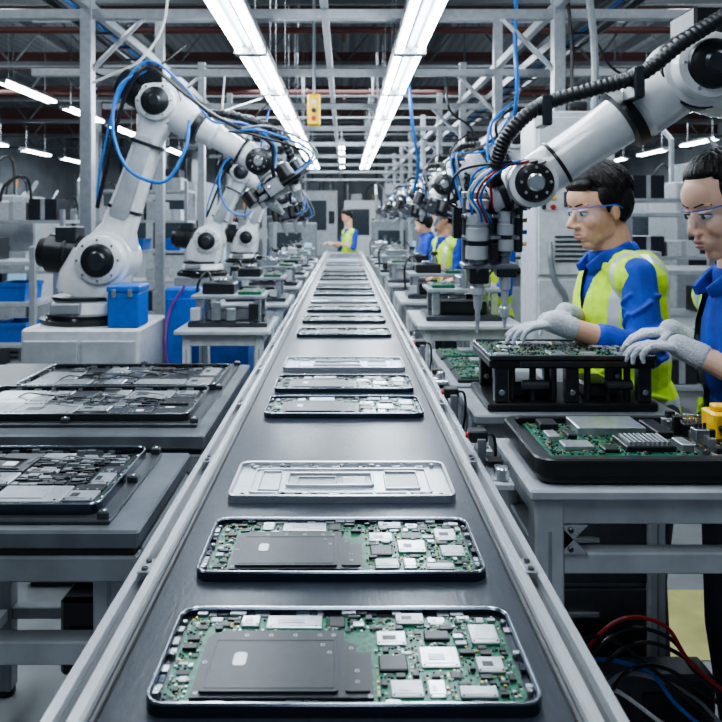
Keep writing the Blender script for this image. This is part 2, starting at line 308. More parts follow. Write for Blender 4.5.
def device(label,w,d,t,seed,group,batt=True,merged=False,mn=.02,shp=.4,loc=(0,0,0),rimm=None,pcb=None,floor=None,darkp=.2,rad=.022,dens=.006,flex=False,hs=1.,neat=False):
    rg=random.Random(seed); rimm=rimm or GUN; pcb=pcb or PCB; floor=floor or DKM
    root=None
    if not merged: root=thing('open_device_housing',label,'electronic device',(0,0,0),group)
    one=B()
    def one_add(bb):
        o=len(one.v); one.v+=bb.v
        for f,mi in zip(bb.f,bb.m):
            mm=bb.mats[mi]
            if mm not in one.mats: one.mats.append(mm)
            one.f.append([o+i for i in f]); one.m.append(one.mats.index(mm))
    def fin(bb,name,par=None,kind=None):
        if merged: one_add(bb); return None
        return bb.build(name,par or root,kind=kind)
    hw=w/2;hd=d/2; wl=.005
    bb=B(); po=rr(-hw,hw,-hd,hd,rad); pi=rr(-hw+wl,hw-wl,-hd+wl,hd-wl,rad-wl); bb.ring(po,pi,0,t-.001,rimm); bb.prism(pi,.0,.005,floor)
    bb.ring(rr(-hw+.0006,hw-.0006,-hd+.0006,hd-.0006,rad),rr(-hw+.003,hw-.003,-hd+.003,hd-.003,rad-.002),t-.004,t,EDGE,.0004)
    for sx in (-1,1):
        for fy in (-.35,.0,.35): bb.cyl((sx*(hw-.010),fy*d,.005),(sx*(hw-.010),fy*d,t*.75),.0035,STEEL,8)
    x=-hw+rad
    while x<hw-rad-.012:   # parts packed along the long rims
        q=rg.uniform(.006,.02)
        for sy in (-1,1):
            if rg.random()<.78: bb.sbox(x,x+q,sy*(hd-.0085)-.0032,sy*(hd-.0085)+.0032,.005,t*rg.uniform(.45,.75),rg.choice([SHD2,SHD,CHIP,GUN,DKM,PLATE]))
        x+=q+.002
    y=-hd+rad
    while y<hd-rad-.008:
        q=rg.uniform(.005,.014)
        for sx in (-1,1):
            if rg.random()<.7: bb.sbox(sx*(hw-.0085)-.003,sx*(hw-.0085)+.003,y,y+q,.005,t*rg.uniform(.45,.75),rg.choice([SHD2,SHD,CHIP,GUN,PLATE]))
        y+=q+.003
    fin(bb,'housing')
    X=lambda f:-hw+f*w; Yf=lambda f:-hd+f*d
    bb=B(); bb.prism(rr(X(.035),X(.965),Yf(.075),Yf(.925),.012),.005,.0068,pcb); board=fin(bb,'circuit_board')
    cs=B()
    if batt:
        pl=[(X(.11),Yf(.08)),(X(.575),Yf(.08)),(X(.575),Yf(.50)),(X(.535),Yf(.50)),(X(.535),Yf(.58)),(X(.5),Yf(.62)),(X(.5),Yf(.735)),(X(.15),Yf(.735)),(X(.11),Yf(.66))]
        bb=B(); bb.prism(pl,.0066,.0108,BATT); bt=fin(bb,'battery_plate')
        bb=B(); bb.prism(rr(X(.13),X(.485),Yf(.11),Yf(.63),.004),.0105,.0138,BATT); bb.ring(rr(X(.14),X(.475),Yf(.135),Yf(.605),.003),rr(X(.143),X(.472),Yf(.143),Yf(.597),.002),.0136,.0142,CHIP,.0001); fin(bb,'raised_step',bt)
        bb=B(); bb.prism(rr(X(.503),X(.567),Yf(.12),Yf(.46),.003),.0105,.0128,CHIP); fin(bb,'raised_step',bt)
        for q in ((.43,.68),(.47,.68),(.36,.68),(.29,.68),(.22,.68),(.52,.54),(.122,.12),(.122,.4),(.567,.09),(.44,.55),(.46,.47),(.535,.3),(.535,.2)):
            zt=.0138 if (q[0]<.485 and .11<q[1]<.63 and q[0]>.13) else (.0128 if q[0]>.503 and .12<q[1]<.46 else .0108)
            bb=B(); bb.rev((X(q[0]),Yf(q[1]),zt-.0004),(0,0,1),[(0,.0026),(.0008,.0026),(.0008,.0016),(.0003,.0015)],SHD2,10); fin(bb,'screw_hole',bt)
        bb=B(); bb.prism(rr(X(.2),X(.235),Yf(.34),Yf(.47),.0045),.0136,.0143,WLAB); fin(bb,'sticker',bt)
        fx=[(.19,.245,.80,.93,SHD),(.27,.44,.79,.94,SHD),(.455,.50,.80,.92,CHIP),(.60,.685,.60,.76,SHD),(.71,.82,.37,.59,SHD),(.615,.70,.10,.26,SHD2),(.715,.765,.10,.24,SHD),(.79,.89,.09,.20,SHD2),(.65,.74,.82,.94,SHD2),(.75,.80,.83,.93,SHD),(.86,.94,.60,.82,SHD),(.60,.68,.33,.50,CHIP),(.86,.94,.31,.48,SHD2),(.73,.81,.64,.76,CHIP)]
        occ=[(X(.10),X(.585),Yf(.05),Yf(.75))]
        for a0,a1,b0,b1,mm in fx:
            j=rg.uniform(-.007,.007); a0+=j;a1+=j; b1+=rg.uniform(-.03,.01); a1+=rg.uniform(-.010,.004)
            bb=B(); hz=.0068+rg.uniform(.002,.0055); bb.box(X(a0),X(a1),Yf(b0),Yf(b1),.0066,hz,mm,.0012)
            if mm!=CHIP:
                bb.box(X(a0+.1*(a1-a0)),X(a0+.86*(a1-a0)),Yf(b0+.15*(b1-b0)),Yf(b0+.8*(b1-b0)),hz-.0002,hz+.0006,mm,.0003)
                for q in (.08,.9): bb.cyl((X(a0+q*(a1-a0)),Yf(b0+.08*(b1-b0)),hz-.0004),(X(a0+q*(a1-a0)),Yf(b0+.08*(b1-b0)),hz+.0008),.0012,DKM,6)
                if rg.random()<.7: bb.sbox(X(a0+.2*(a1-a0)),X(a0+rg.uniform(.35,.7)*(a1-a0)),Yf(b0+.3*(b1-b0)),Yf(b0+.6*(b1-b0)),hz,hz+.0011,rg.choice([PLATE,SHD2,DKM,CHIP]))
            fin(bb,'shield' if mm!=CHIP else 'chip',board); occ.append((X(a0)-.002,X(a1)+.002,Yf(b0)-.002,Yf(b1)+.002))
        tries=0;cnt=0; lim=14 if merged else 60
        while tries<1400 and cnt<lim:
            tries+=1; cw=rg.uniform(.005,.018); cd=rg.uniform(.004,.011); cx=rg.uniform(X(.045),X(.955)); cy=rg.uniform(Yf(.09),Yf(.92))
            if cx+cw>X(.96) or cy+cd>Yf(.93): continue
            if any(cx<o[1] and cx+cw>o[0] and cy<o[3] and cy+cd>o[2] for o in occ): continue
            occ.append((cx-.0012,cx+cw+.0012,cy-.0012,cy+cd+.0012)); cnt+=1; kd=rg.random(); bb=B(); hz=.0068+rg.uniform(.0015,.0045)
            if kd<.42: bb.box(cx,cx+cw,cy,cy+cd,.0066,hz,CHIP,.0005); fin(bb,'chip',board)
            elif kd<.68: bb.box(cx,cx+cw,cy,cy+cd,.0066,hz,rg.choice([SHD,SHD2,PLATE]),.0006); fin(bb,'shield',board)
            else:
                bb.box(cx,cx+cw,cy,cy+cd,.0066,hz,CHIP,.0005); nn=max(3,int(cw/.0025))
                for q in range(nn): bb.sbox(cx+(q+.25)*cw/nn,cx+(q+.7)*cw/nn,cy-.0008,cy+cd+.0008,.0068,.008,GOLD if rg.random()<.4 else SHD2)
                fin(bb,'connector',board)
        small(cs,(X(.04),X(.96),Yf(.085),Yf(.92)),rg,.0068,dens,occ,.46)
    else:
        leaves=[]; split(X(.04),X(.96),Yf(.09),Yf(.91),mn,rg,leaves); nsh=0
        for r in leaves:
            a=rg.random(); g=.0022; x0,x1,y0,y1=r; big=(x1-x0)*(y1-y0)>(mn*1.9)**2
            if (a<shp or (big and a<shp+.2)) and nsh<60:
                nsh+=1; bb=B(); h=.0068+rg.uniform(.003,.006)*(t/.016); mm=rg.choice([SHD,SHD2,PLATE,PLATE]); bb.box(x0+g,x1-g,y0+g,y1-g,.0066,h,mm,.0012)
                bb.box(x0+(x1-x0)*.12,x0+(x1-x0)*.72,y0+(y1-y0)*.2,y0+(y1-y0)*.78,h-.0004,h+.0012,mm,.0005)
                if rg.random()<.5: bb.sbox(x0+(x1-x0)*.2,x0+(x1-x0)*.45,y0+(y1-y0)*.3,y0+(y1-y0)*.6,h+.001,h+.0018,CHIP)
                for q in (.1,.9): bb.cyl((x0+(x1-x0)*q,y0+(y1-y0)*.12,h),(x0+(x1-x0)*q,y0+(y1-y0)*.12,h+.0014),.0024,DKM,8)
                fin(bb,'shield',board)
            elif a<shp+darkp:
                bb=B(); h=.0068+rg.uniform(.001,.006)*(t/.016); bb.box(x0+g,x1-g,y0+g,y1-g,.0066,h,rg.choice([CHIP,CHIP,DKM,BATT]),.0012)
                if rg.random()<.35: bb.sbox(x0+(x1-x0)*.3,x0+(x1-x0)*.6,y0+(y1-y0)*.3,y0+(y1-y0)*.5,h,h+.0006,rg.choice([WLAB,SHD2,GREYP]))
                for q in range(3): bb.cyl((x0+(x1-x0)*(.2+.3*q),y0+(y1-y0)*.15,h),(x0+(x1-x0)*(.2+.3*q),y0+(y1-y0)*.15,h+.001),.0022,SHD2,8)
                fin(bb,'chip',board)
            elif neat: rows(cs,r,rg,.0068,hs)
            else: small(cs,r,rg,.0068,dens,(),.6,hs)
        if flex:
            for q in range(5):
                xa=rg.uniform(-.35,.3)*w; ya=rg.uniform(-.3,.3)*d; z=.02
                bb=B(); bb.tube(spl([(xa,ya,.012),(xa+.02,ya+.015,z),(xa+.06,ya-.01,z+.004),(xa+.09,ya+.02,.012)],6),.0018,rg.choice([BLK,BLK,GREYP]),6); fin(bb,'cable',board)
    if cs.v: fin(cs,'components',board,'stuff')
    if merged:
        o=one.build('open_device_housing',None,label,'electronic device',group); o.location=loc; return o
    root.location=loc; return root
def cover(label,w,d,t,group,loc):
    root=thing('device_cover',label,'electronic device',(0,0,0),group); hw=w/2;hd=d/2
    b=B(); b.ring(rr(-hw,hw,-hd,hd,.02),rr(-hw+.006,hw-.006,-hd+.006,hd-.006,.014),0,t,COVER); b.prism(rr(-hw+.006,hw-.006,-hd+.006,hd-.006,.014),0,.006,COVER)
    b.build('plate',root)
    b=B(); b.prism(rr(-.098,.053,-.026,.03,.004),.0059,.0064,COVD); b.build('recess',root)
    b=B(); b.prism(rr(.084,.141,-.041,.041,.003),.0059,.0064,COVD); b.build('recess',root)
    b=B(); b.ring(rr(-.170,.165,-.064,.064,.01),rr(-.166,.161,-.060,.060,.008),.0058,.0095,COVER,.0006); b.build('rib_frame',root)
    b=B(); b.ring(rr(-.105,.06,-.032,.036,.006),rr(-.1,.055,-.027,.031,.004),.0058,.0115,COVER,.0008); b.build('rib_frame',root)
    b=B(); b.ring(rr(.08,.145,-.045,.045,.005),rr(.083,.142,-.042,.042,.004),.0058,.0105,COVER,.0008); b.build('rib_frame',root)
    b=B(); b.ring(rr(-.155,-.115,-.05,.05,.004),rr(-.152,-.118,-.047,.047,.003),.0058,.0095,COVER,.0006); b.build('rib_frame',root)
    b=B(); b.ring(rr(-.085,-.01,-.018,.018,.004),rr(-.082,-.013,-.015,.015,.003),.0062,.0095,SHD2,.0006); b.build('inner_pad',root)
    b=B(); b.box(.0,.045,-.018,.018,.0062,.0088,SHD2,.001); b.build('inner_pad',root)
    rg=random.Random(5)
    for k in range(14):
        x=-.178+.356*(k%7)/6; y=(-.0775,.0765)[k//7]; b=B(); b.rev((x,y,.0058),(0,0,1),[(0,.0042),(.0065,.0042),(.0065,.002),(.003,.0018)],DKM if k%3==0 else STEEL,10); b.build('screw_post',root)
    for k in range(40): b=B(); x=rg.uniform(-.18,.17); y=rg.choice([-.0705,.0695])+rg.uniform(-.003,.003); q=rg.uniform(.003,.008); b.box(x-q,x+q,y-.002,y+.002,.0058,.0105,rg.choice([SHD,CHIP,SHD2,COVD,DKM]),.0004); b.build('clip',root)
    root.location=loc; return root
W,D,T=.408,.185,.0145; ZB=1.1; G='open devices riding the belt'
d1=device('open black-framed device with battery plate and green board, nearest on the belt',W,D,T,11,G,loc=(0,.725+D/2,ZB),dens=.0038)
d2=device('second open device with black battery plate, just in front of the silver cover',W,D,T,23,G,loc=(-.004,.998+D/2,ZB),dens=.0042)
c1=cover('bare silver device cover, nearest silver one on the belt',W,D,T,'silver covers on the belt',(-.004,1.275+D/2,ZB))
d4=device('open green-board device right behind the long empty stretch of belt',W,D,T,37,G,loc=(0,1.82+D/2,ZB),dens=.006)
d5=device('open green-board device directly in front of the second silver cover',W,D,T,41,G,loc=(0,2.09+D/2,ZB),dens=.006)
dup(c1,(0,2.39+D/2,ZB),'second silver device cover, behind two open green-board devices')
protoF=None
fy=3.08
for i in range(17):
    lab='%s small device along the far belt, counted from behind the second silver cover'%FO[i]
    if i in (3,6,10,13): dup(c1,(0,fy+D/2,ZB),lab)
    elif protoF is None: protoF=device(lab,W,D,T,53,G,merged=True,dens=.009,loc=(0,fy+D/2,ZB))
    else: dup(protoF,(0,fy+D/2,ZB),lab)
    fy+=.42 if i<8 else .48
# ------------------------------------------------------------------ tables
def table(label,x0,x1,y0,y1,z,group,low=None,topm=None,frm=None,th=.028,cat='workbench',legw=.045,insets=.03,heavy=False,brk=False):
    topm=topm or TOPG; frm=frm or LGREY
    r=thing('workbench',label,cat,((x0+x1)/2,(y0+y1)/2,0),group)
    b=B(); b.box(x0,x1,y0,y1,z-th,z,topm,.004); b.build('tabletop',r)
    if heavy:
        b=B(); b.box(x0,x1-.010,y0+.006,y0+.03,z-th-.012,z-th,BLK,.002); b.box(x0,x1-.004,y0+.003,y0+.035,z-th-.055,z-th-.012,GREYP,.004); b.build('apron',r)
        b=B(); b.box(x1-.03,x1-.010,y0+.035,y1-.01,z-th-.012,z-th,BLK,.002); b.box(x1-.035,x1-.003,y0+.035,y1-.006,z-th-.055,z-th-.012,GREYP,.004); b.build('apron',r)
    b=B(); i=insets; zf=z-th; e=.005
    b.box(x0+i+e,x1-i-e,y0+i+e,y0+i+.03,zf-.05,zf,frm,.003); b.box(x0+i+e,x1-i-e,y1-i-.03,y1-i-e,zf-.05,zf,frm,.003)
    b.box(x0+i+e,x0+i+.03,y0+i+.031,y1-i-.031,zf-.05,zf,frm,.003); b.box(x1-i-.03,x1-i-e,y0+i+.031,y1-i-.031,zf-.05,zf,frm,.003); b.build('frame',r)
    for x in (x0+i,x1-i-legw):
        for y in (y0+i,y1-i-legw):
            b=B(); b.box(x,x+legw,y,y+legw,.02,zf-.001,frm,.004); b.box(x+legw*.44,x+legw*.56,y-.0012,y+.001,.05,zf-.06,GREYP,0); b.cyl((x+legw/2,y+legw/2,0),(x+legw/2,y+legw/2,.025),.03,BLK,12); b.build('leg',r)
    for lz in (low or []):
        b=B(); q=legw*.15
        b.box(x0+i+legw,x1-i-legw,y0+i+q,y0+i+legw-q,lz-.04,lz,frm,.003); b.box(x0+i+legw,x1-i-legw,y1-i-legw+q,y1-i-q,lz-.04,lz,frm,.003)
        b.box(x0+i+q,x0+i+legw-q,y0+i+legw,y1-i-legw,lz-.04,lz,frm,.003); b.box(x1-i-legw+q,x1-i-q,y0+i+legw,y1-i-legw,lz-.04,lz,frm,.003); b.build('lower_rail',r)
    if brk:
        for zz in [zf-.05]+[q for q in (low or [])]:
            xx=x0+i+legw; yy=y0+i+.003
            b=B(); sgn=-1 if zz==zf-.05 else 1
            b.add([(xx,yy,zz),(xx+.045,yy,zz),(xx,yy,zz+sgn*.045),(xx,yy+.01,zz),(xx+.045,yy+.01,zz),(xx,yy+.01,zz+sgn*.045)],[[0,1,2],[3,5,4],[0,3,4,1],[1,4,5,2],[2,5,3,0]],STEEL)
            b.cyl((xx+.012,yy+.002,zz+sgn*.010),(xx+.012,yy-.004,zz+sgn*.010),.005,DKM,8); b.build('corner_bracket',r)
    return r
def locators(x0,x1,y0,y1,z,par):
    for x,y in ((x0,y0),(x1,y0),(x1,y1),((x0+x1)/2,y0),(x1,(y0+y1)/2),((x0+x1)/2,y1)):
        b=B(); b.box(x-.010,x+.010,y-.008,y+.008,z-.001,z+.012,FRM,.002); b.cyl((x,y,z+.010),(x,y,z+.014),.004,STEEL,8); b.build('locating_block',par)
t1=table('dark grey workbench nearest on the left of the belt',-1.2,-.33,1.16,1.555,1.1,'benches left of the belt',[.90,.3],frm=LGREY,th=.03,heavy=True,legw=.055)
t2=table('second dark grey workbench on the left, holding two open trays',-1.2,-.325,1.68,2.5,1.1,'benches left of the belt',[.85,.3],frm=GREYP,th=.035,heavy=True,legw=.055)
b=B(); b.box(-1.1,-.385,1.185,1.53,1.099,1.108,FRM,.003); b.build('fixture_plate',t1)
b=B(); b.box(-1.15,-.355,1.74,2.47,1.099,1.110,FRM,.003); b.build('fixture_plate',t2)
GT='open trays on the left benches'
device('large open dark housing with grey modules on the nearest left bench',.47,.31,.019,75,GT,batt=False,mn=.036,shp=.28,darkp=.36,loc=(-.645,1.36,1.108),pcb=PCB2,rimm=GUN,flex=True,hs=1.5,neat=True)
device('front one of two large open housings on the second left bench',.60,.30,.019,72,GT,batt=False,mn=.040,shp=.27,darkp=.38,loc=(-.68,1.91,1.11),pcb=PCB2,rimm=BLK,flex=True,hs=1.6,neat=True)
device('rear one of two large open housings on the second left bench',.58,.30,.019,78,GT,batt=False,mn=.040,shp=.29,darkp=.36,loc=(-.66,2.225,1.11),pcb=PCB2,rimm=BLK,flex=True,hs=1.6,neat=True)
locators(-.89,-.397,1.195,1.525,1.108,t1); locators(-.99,-.362,1.75,2.445,1.11,t2)
table('pale aluminium framed bench nearest on the right of the belt',.345,.95,1.335,1.66,1.1,'benches right of the belt',[.975,.35],topm=LGREY,frm=LGREY,th=.02,legw=.055,insets=.012,brk=True)
table('bench on the right carrying the black fixture in front of the man',.335,.87,1.85,2.15,1.1,'benches right of the belt',[.9],topm=GREYP,frm=LGREY,th=.025)
table('narrow bench on the right holding loose green boards beside the belt',.325,.66,2.19,2.8,1.1,'benches right of the belt',[.9,.35],topm=GREYP,frm=LGREY,th=.025)
r=thing('drawer_cabinet','grey drawer cabinet standing under the bench with the black fixture','cabinet',(.64,2.0,0))
b=B(); b.box(.43,.81,1.91,2.09,.03,.85,GREYP,.006); b.build('body',r)
for k in range(4):
    b=B(); b.box(.44,.80,1.898,1.911,.06+k*.195,.24+k*.195,FRM,.004); dr=b.build('drawer',r); b=B(); b.box(.57,.67,1.885,1.90,.17+k*.195,.185+k*.195,STEEL,.003); b.build('handle',dr)
# black tray with green board, right
r=thing('black_assembly_tray','thick black tray holding a green circuit board on the nearest right bench','tray',(.64,1.5,1.1))
b=B(); b.prism(rr(.372,.92,1.36,1.655,.03),1.105,1.135,BLK); b.ring(rr(.362,.93,1.352,1.66,.035),rr(.385,.907,1.375,1.645,.02),1.12,1.152,BLK,.003); b.prism(rr(.39,.9,1.38,1.64,.02),1.1,1.106,BLK); b.build('tray_body',r)
b=B(); b.box(.405,.70,1.41,1.635,1.135,1.14,PCB,.001); bd=b.build('circuit_board',r)
rg=random.Random(4); oc=[]
for q in ((.50,.645,1.54,1.63,.018,SHD),(.56,.66,1.43,1.51,.012,CHIP),(.43,.47,1.58,1.625,.014,CHIP),(.44,.50,1.44,1.48,.01,SHD2),(.66,.695,1.52,1.62,.014,CHIP),(.425,.45,1.50,1.545,.012,SHD2),(.515,.545,1.425,1.46,.008,CHIP),(.67,.695,1.43,1.48,.016,SHD2),(.47,.49,1.515,1.56,.01,CHIP)):
    b=B(); b.box(q[0],q[1],q[2],q[3],1.139,1.14+q[4],q[5],.002); b.build('shield' if q[5]!=CHIP else 'chip',bd); oc.append(q[:4])
b=B(); small(b,(.41,.695,1.415,1.63),rg,1.14,.0068,oc,.5,1.4); b.build('components',bd,kind='stuff')
for k in range(9):
    b=B(); b.box(.57+k*.0095,.575+k*.0095,1.44,1.50,1.15,1.158,SHD2,.0005); b.build('heat_fin',bd)
b=B(); b.box(.71,.895,1.395,1.64,1.134,1.137,PCB2,.001); bd2=b.build('connector_board',r)
b=B(); small(b,(.712,.893,1.40,1.635),rg,1.137,.011,[(.77,.84,1.505,1.575)],.5,1.5); b.build('components',bd2,kind='stuff')
for k in range(30):
    x=rg.uniform(.715,.885); y=rg.uniform(1.41,1.63)
    if .765<x<.845 and 1.5<y<1.58: continue
    q=rg.uniform(.005,.013); h_=rg.uniform(.010,.042); b=B(); b.box(x-q,x+q,y-.006,y+.006,1.1365,1.137+h_,rg.choice([SHD,SHD2,BLK,STEEL,STEEL,DKM,GREYP]),.001)
    if k%3==0: b.cyl((x,y,1.137+h_-.001),(x,y,1.137+h_+.008),.0045,rg.choice([STEEL,GOLD,BLK]),10)
    b.build('small_connector',bd2)
r=thing('yellow_connector_block','yellow connector block at the right end of the black tray','connector',(.805,1.54,1.137))
b=B(); b.box(.775,.835,1.51,1.57,1.137,1.195,YEL,.005); b.box(.785,.825,1.525,1.555,1.195,1.208,YEL,.003); b.build('body',r)
for k in range(3): b=B(); b.cyl((.788+k*.017,1.51,1.165),(.788+k*.017,1.498,1.165),.006,BLK,10); b.build('socket',r)
for k,(x,y,sx,mm,pl) in enumerate(((.735,1.615,1,STEEL,'steel block beside the board back corner'),(.745,1.555,1.,BLK,'black block left of the yellow connector'),(.735,1.49,.8,STEEL,'narrow steel block at the board front corner'),(.80,1.61,1.,BLK,'black block behind the yellow connector'),(.79,1.46,.9,STEEL,'steel block in front of the yellow connector'),(.85,1.615,.9,STEEL,'steel block at the far right of the black tray'))):
    r=thing('terminal_block','small '+pl,'connector',(x,y,1.137),'terminal blocks on the black tray')
    b=B(); b.box(x-.018*sx,x+.018*sx,y-.012,y+.012,1.137,1.155+.008*(k%3),mm,.0015); b.build('body',r)
    for j in (-1,0,1): b=B(); b.cyl((x+j*.011*sx,y,1.15),(x+j*.011*sx,y,1.166+.008*(k%3)),.0036,STEEL if mm!=STEEL else DKM,10); b.build('terminal',r)
# fixture + tray in front of the man
r=thing('assembly_fixture','black metal fixture frame supporting the large board tray before the man','fixture',(.6,2.02,1.1))
b=B(); b.box(.375,.82,1.88,2.14,1.101,1.122,BLK,.004); b.build('base_plate',r)
for x in (.395,.58,.77):
    for y in (1.9,2.1): b=B(); b.box(x,x+.035,y-.012,y+.018,1.122,1.215,DKM,.003); b.cyl((x+.017,y-.013,1.15),(x+.017,y-.018,1.15),.008,STEEL,10); b.build('column',r)
b=B(); b.box(.38,.815,1.885,2.135,1.212,1.236,BLK,.004); b.box(.46,.74,1.878,1.89,1.216,1.232,DKM,.002); b.build('top_plate',r)
b=B(); b.box(.455,.55,1.94,2.08,1.122,1.165,DKM,.006); b.build('drive_block',r); b=B(); b.box(.645,.735,1.94,2.08,1.122,1.16,FRM,.006); b.build('drive_block',r)
for x in (.445,.50,.555,.645,.70,.75): b=B(); b.cyl((x,1.915,1.122),(x,1.915,1.212),.009,DKM,14); b.build('lift_cylinder',r)
for x in (.47,.69): b=B(); b.cyl((x,1.905,1.165),(x+.07,1.905,1.165),.014,FRM,14); b.build('side_cylinder',r)
device('large open board on top of the black fixture, touched by the workers',.44,.26,.012,91,None,batt=False,mn=.024,shp=.26,darkp=.14,loc=(.6,2.01,1.236),rimm=DKM,dens=.0075,rad=.012,hs=2)
GB='loose green boards on the right narrow bench'
for k,(x,y,w,d) in enumerate(((.44,2.29,.16,.13),(.45,2.46,.18,.15),(.44,2.65,.17,.14))):
    rg=random.Random(60+k); r=thing('circuit_board','%s loose green circuit board on the narrow bench beside the belt'%ORD[k],'circuit board',(x,y,1.1),GB)
    b=B(); b.box(x-w/2-.01,x+w/2+.01,y-d/2-.008,y+d/2+.008,1.1,1.112,BLK,.003); b.build('carrier',r)
    b=B(); b.box(x-w/2,x+w/2,y-d/2,y+d/2,1.112,1.117,PCB,.001); bd=b.build('board',r)
    b=B(); small(b,(x-w/2,x+w/2,y-d/2,y+d/2),rg,1.117,.009,[(x-.022,x+.042,y-.022,y+.032)],.5,1.5); b.build('components',bd,kind='stuff')
    b=B(); b.box(x-.02,x+.04,y-.02,y+.03,1.117,1.128,SHD,.001); b.build('shield',bd)
# ------------------------------------------------------------------ small stations along the belt
def module(label,grp,loc,seed,rz=0):
    rg=random.Random(seed); r=thing('test_module',label,'machine module',(0,0,0),grp)
    b=B(); b.box(-.17,.17,-.13,.13,0,.022,DKM,.003); b.build('base_plate',r)
    for x in (-.14,.11):
        for y in (-.11,.085): b=B(); b.box(x,x+.03,y,y+.025,.022,.12,STEEL,.002); b.build('column',r)
    b=B(); b.box(-.16,.16,-.12,.12,.12,.136,GREYP,.003); tp=b.build('top_plate',r)
    b=B(); b.box(-.12,.02,-.07,.06,.136,.185,rg.choice([BLK,WHITE,STEEL]),.005); b.cyl((-.05,0,.185),(-.05,0,.2),.03,STEEL,16); b.build('actuator',r)
    b=B(); b.box(.04,.14,-.09,.08,.136,.15,PCB,.001); small(b,(.045,.135,-.085,.075),rg,.15,.014); b.build('circuit_board',r)
    b=B(); b.box(-.1,.1,-.06,.06,.022,.075,rg.choice([SHD2,WHITE,BLK]),.004); b.build('block',r)
    for k in range(4):
        x=-.13+k*.08+rg.uniform(-.015,.015); b=B(); b.box(x-.02,x+.02,-.135,-.115,.03,.03+rg.uniform(.03,.08),rg.choice([BLK,STEEL,SHD2,LGREY]),.003); b.build('valve',r)
    b=B(); b.cyl((.0,.09,.136),(.0,.09,.23),.014,STEEL,12); b.cyl((.0,.09,.23),(.0,.09,.25),.022,BLK,12); b.build('guide_rod',r)
    b=B(); b.tube(spl([(-.1,.06,.18),(-.13,.1,.22),(-.17,.08,.16),(-.165,.11,.03)]),.006,BLK); b.build('cable',r)
    r.location=loc; r.rotation_euler.z=rz; return r
lx=[(3.0,3.45),(3.95,4.45),(4.95,5.45),(5.95,6.45),(6.95,7.5),(8.0,8.6)]
for i,(y0,y1) in enumerate(lx):
    z=1.14
    table('%s pale equipment stand along the left side of the belt'%ORD[i],-.71,-.31,y0,y1,z,'equipment stands left of belt',[.5],topm=LGREY,frm=WHITE,th=.02,cat='stand',legw=.035)
    module('dark test module on the %s left equipment stand'%ORD[i],'modules on left stands',(-.5,(y0+y1)/2,z),i+3)
rx=[(2.95,3.45),(3.8,4.35),(4.8,5.35),(5.8,6.35),(6.8,7.4),(7.9,8.5)]
for i,(y0,y1) in enumerate(rx):
    z=1.17; x1=.74 if i<2 else .64
    table('%s pale equipment stand along the right side of the belt'%ORD[i],.30,x1,y0,y1,z,'equipment stands right of belt',[.5],topm=LGREY,frm=WHITE,th=.02,cat='stand',legw=.035)
    module('test module with green board on the %s right equipment stand'%ORD[i],'modules on right stands',((.30+x1)/2,(y0+y1)/2,z),i+30,.0 if i%2 else PI)
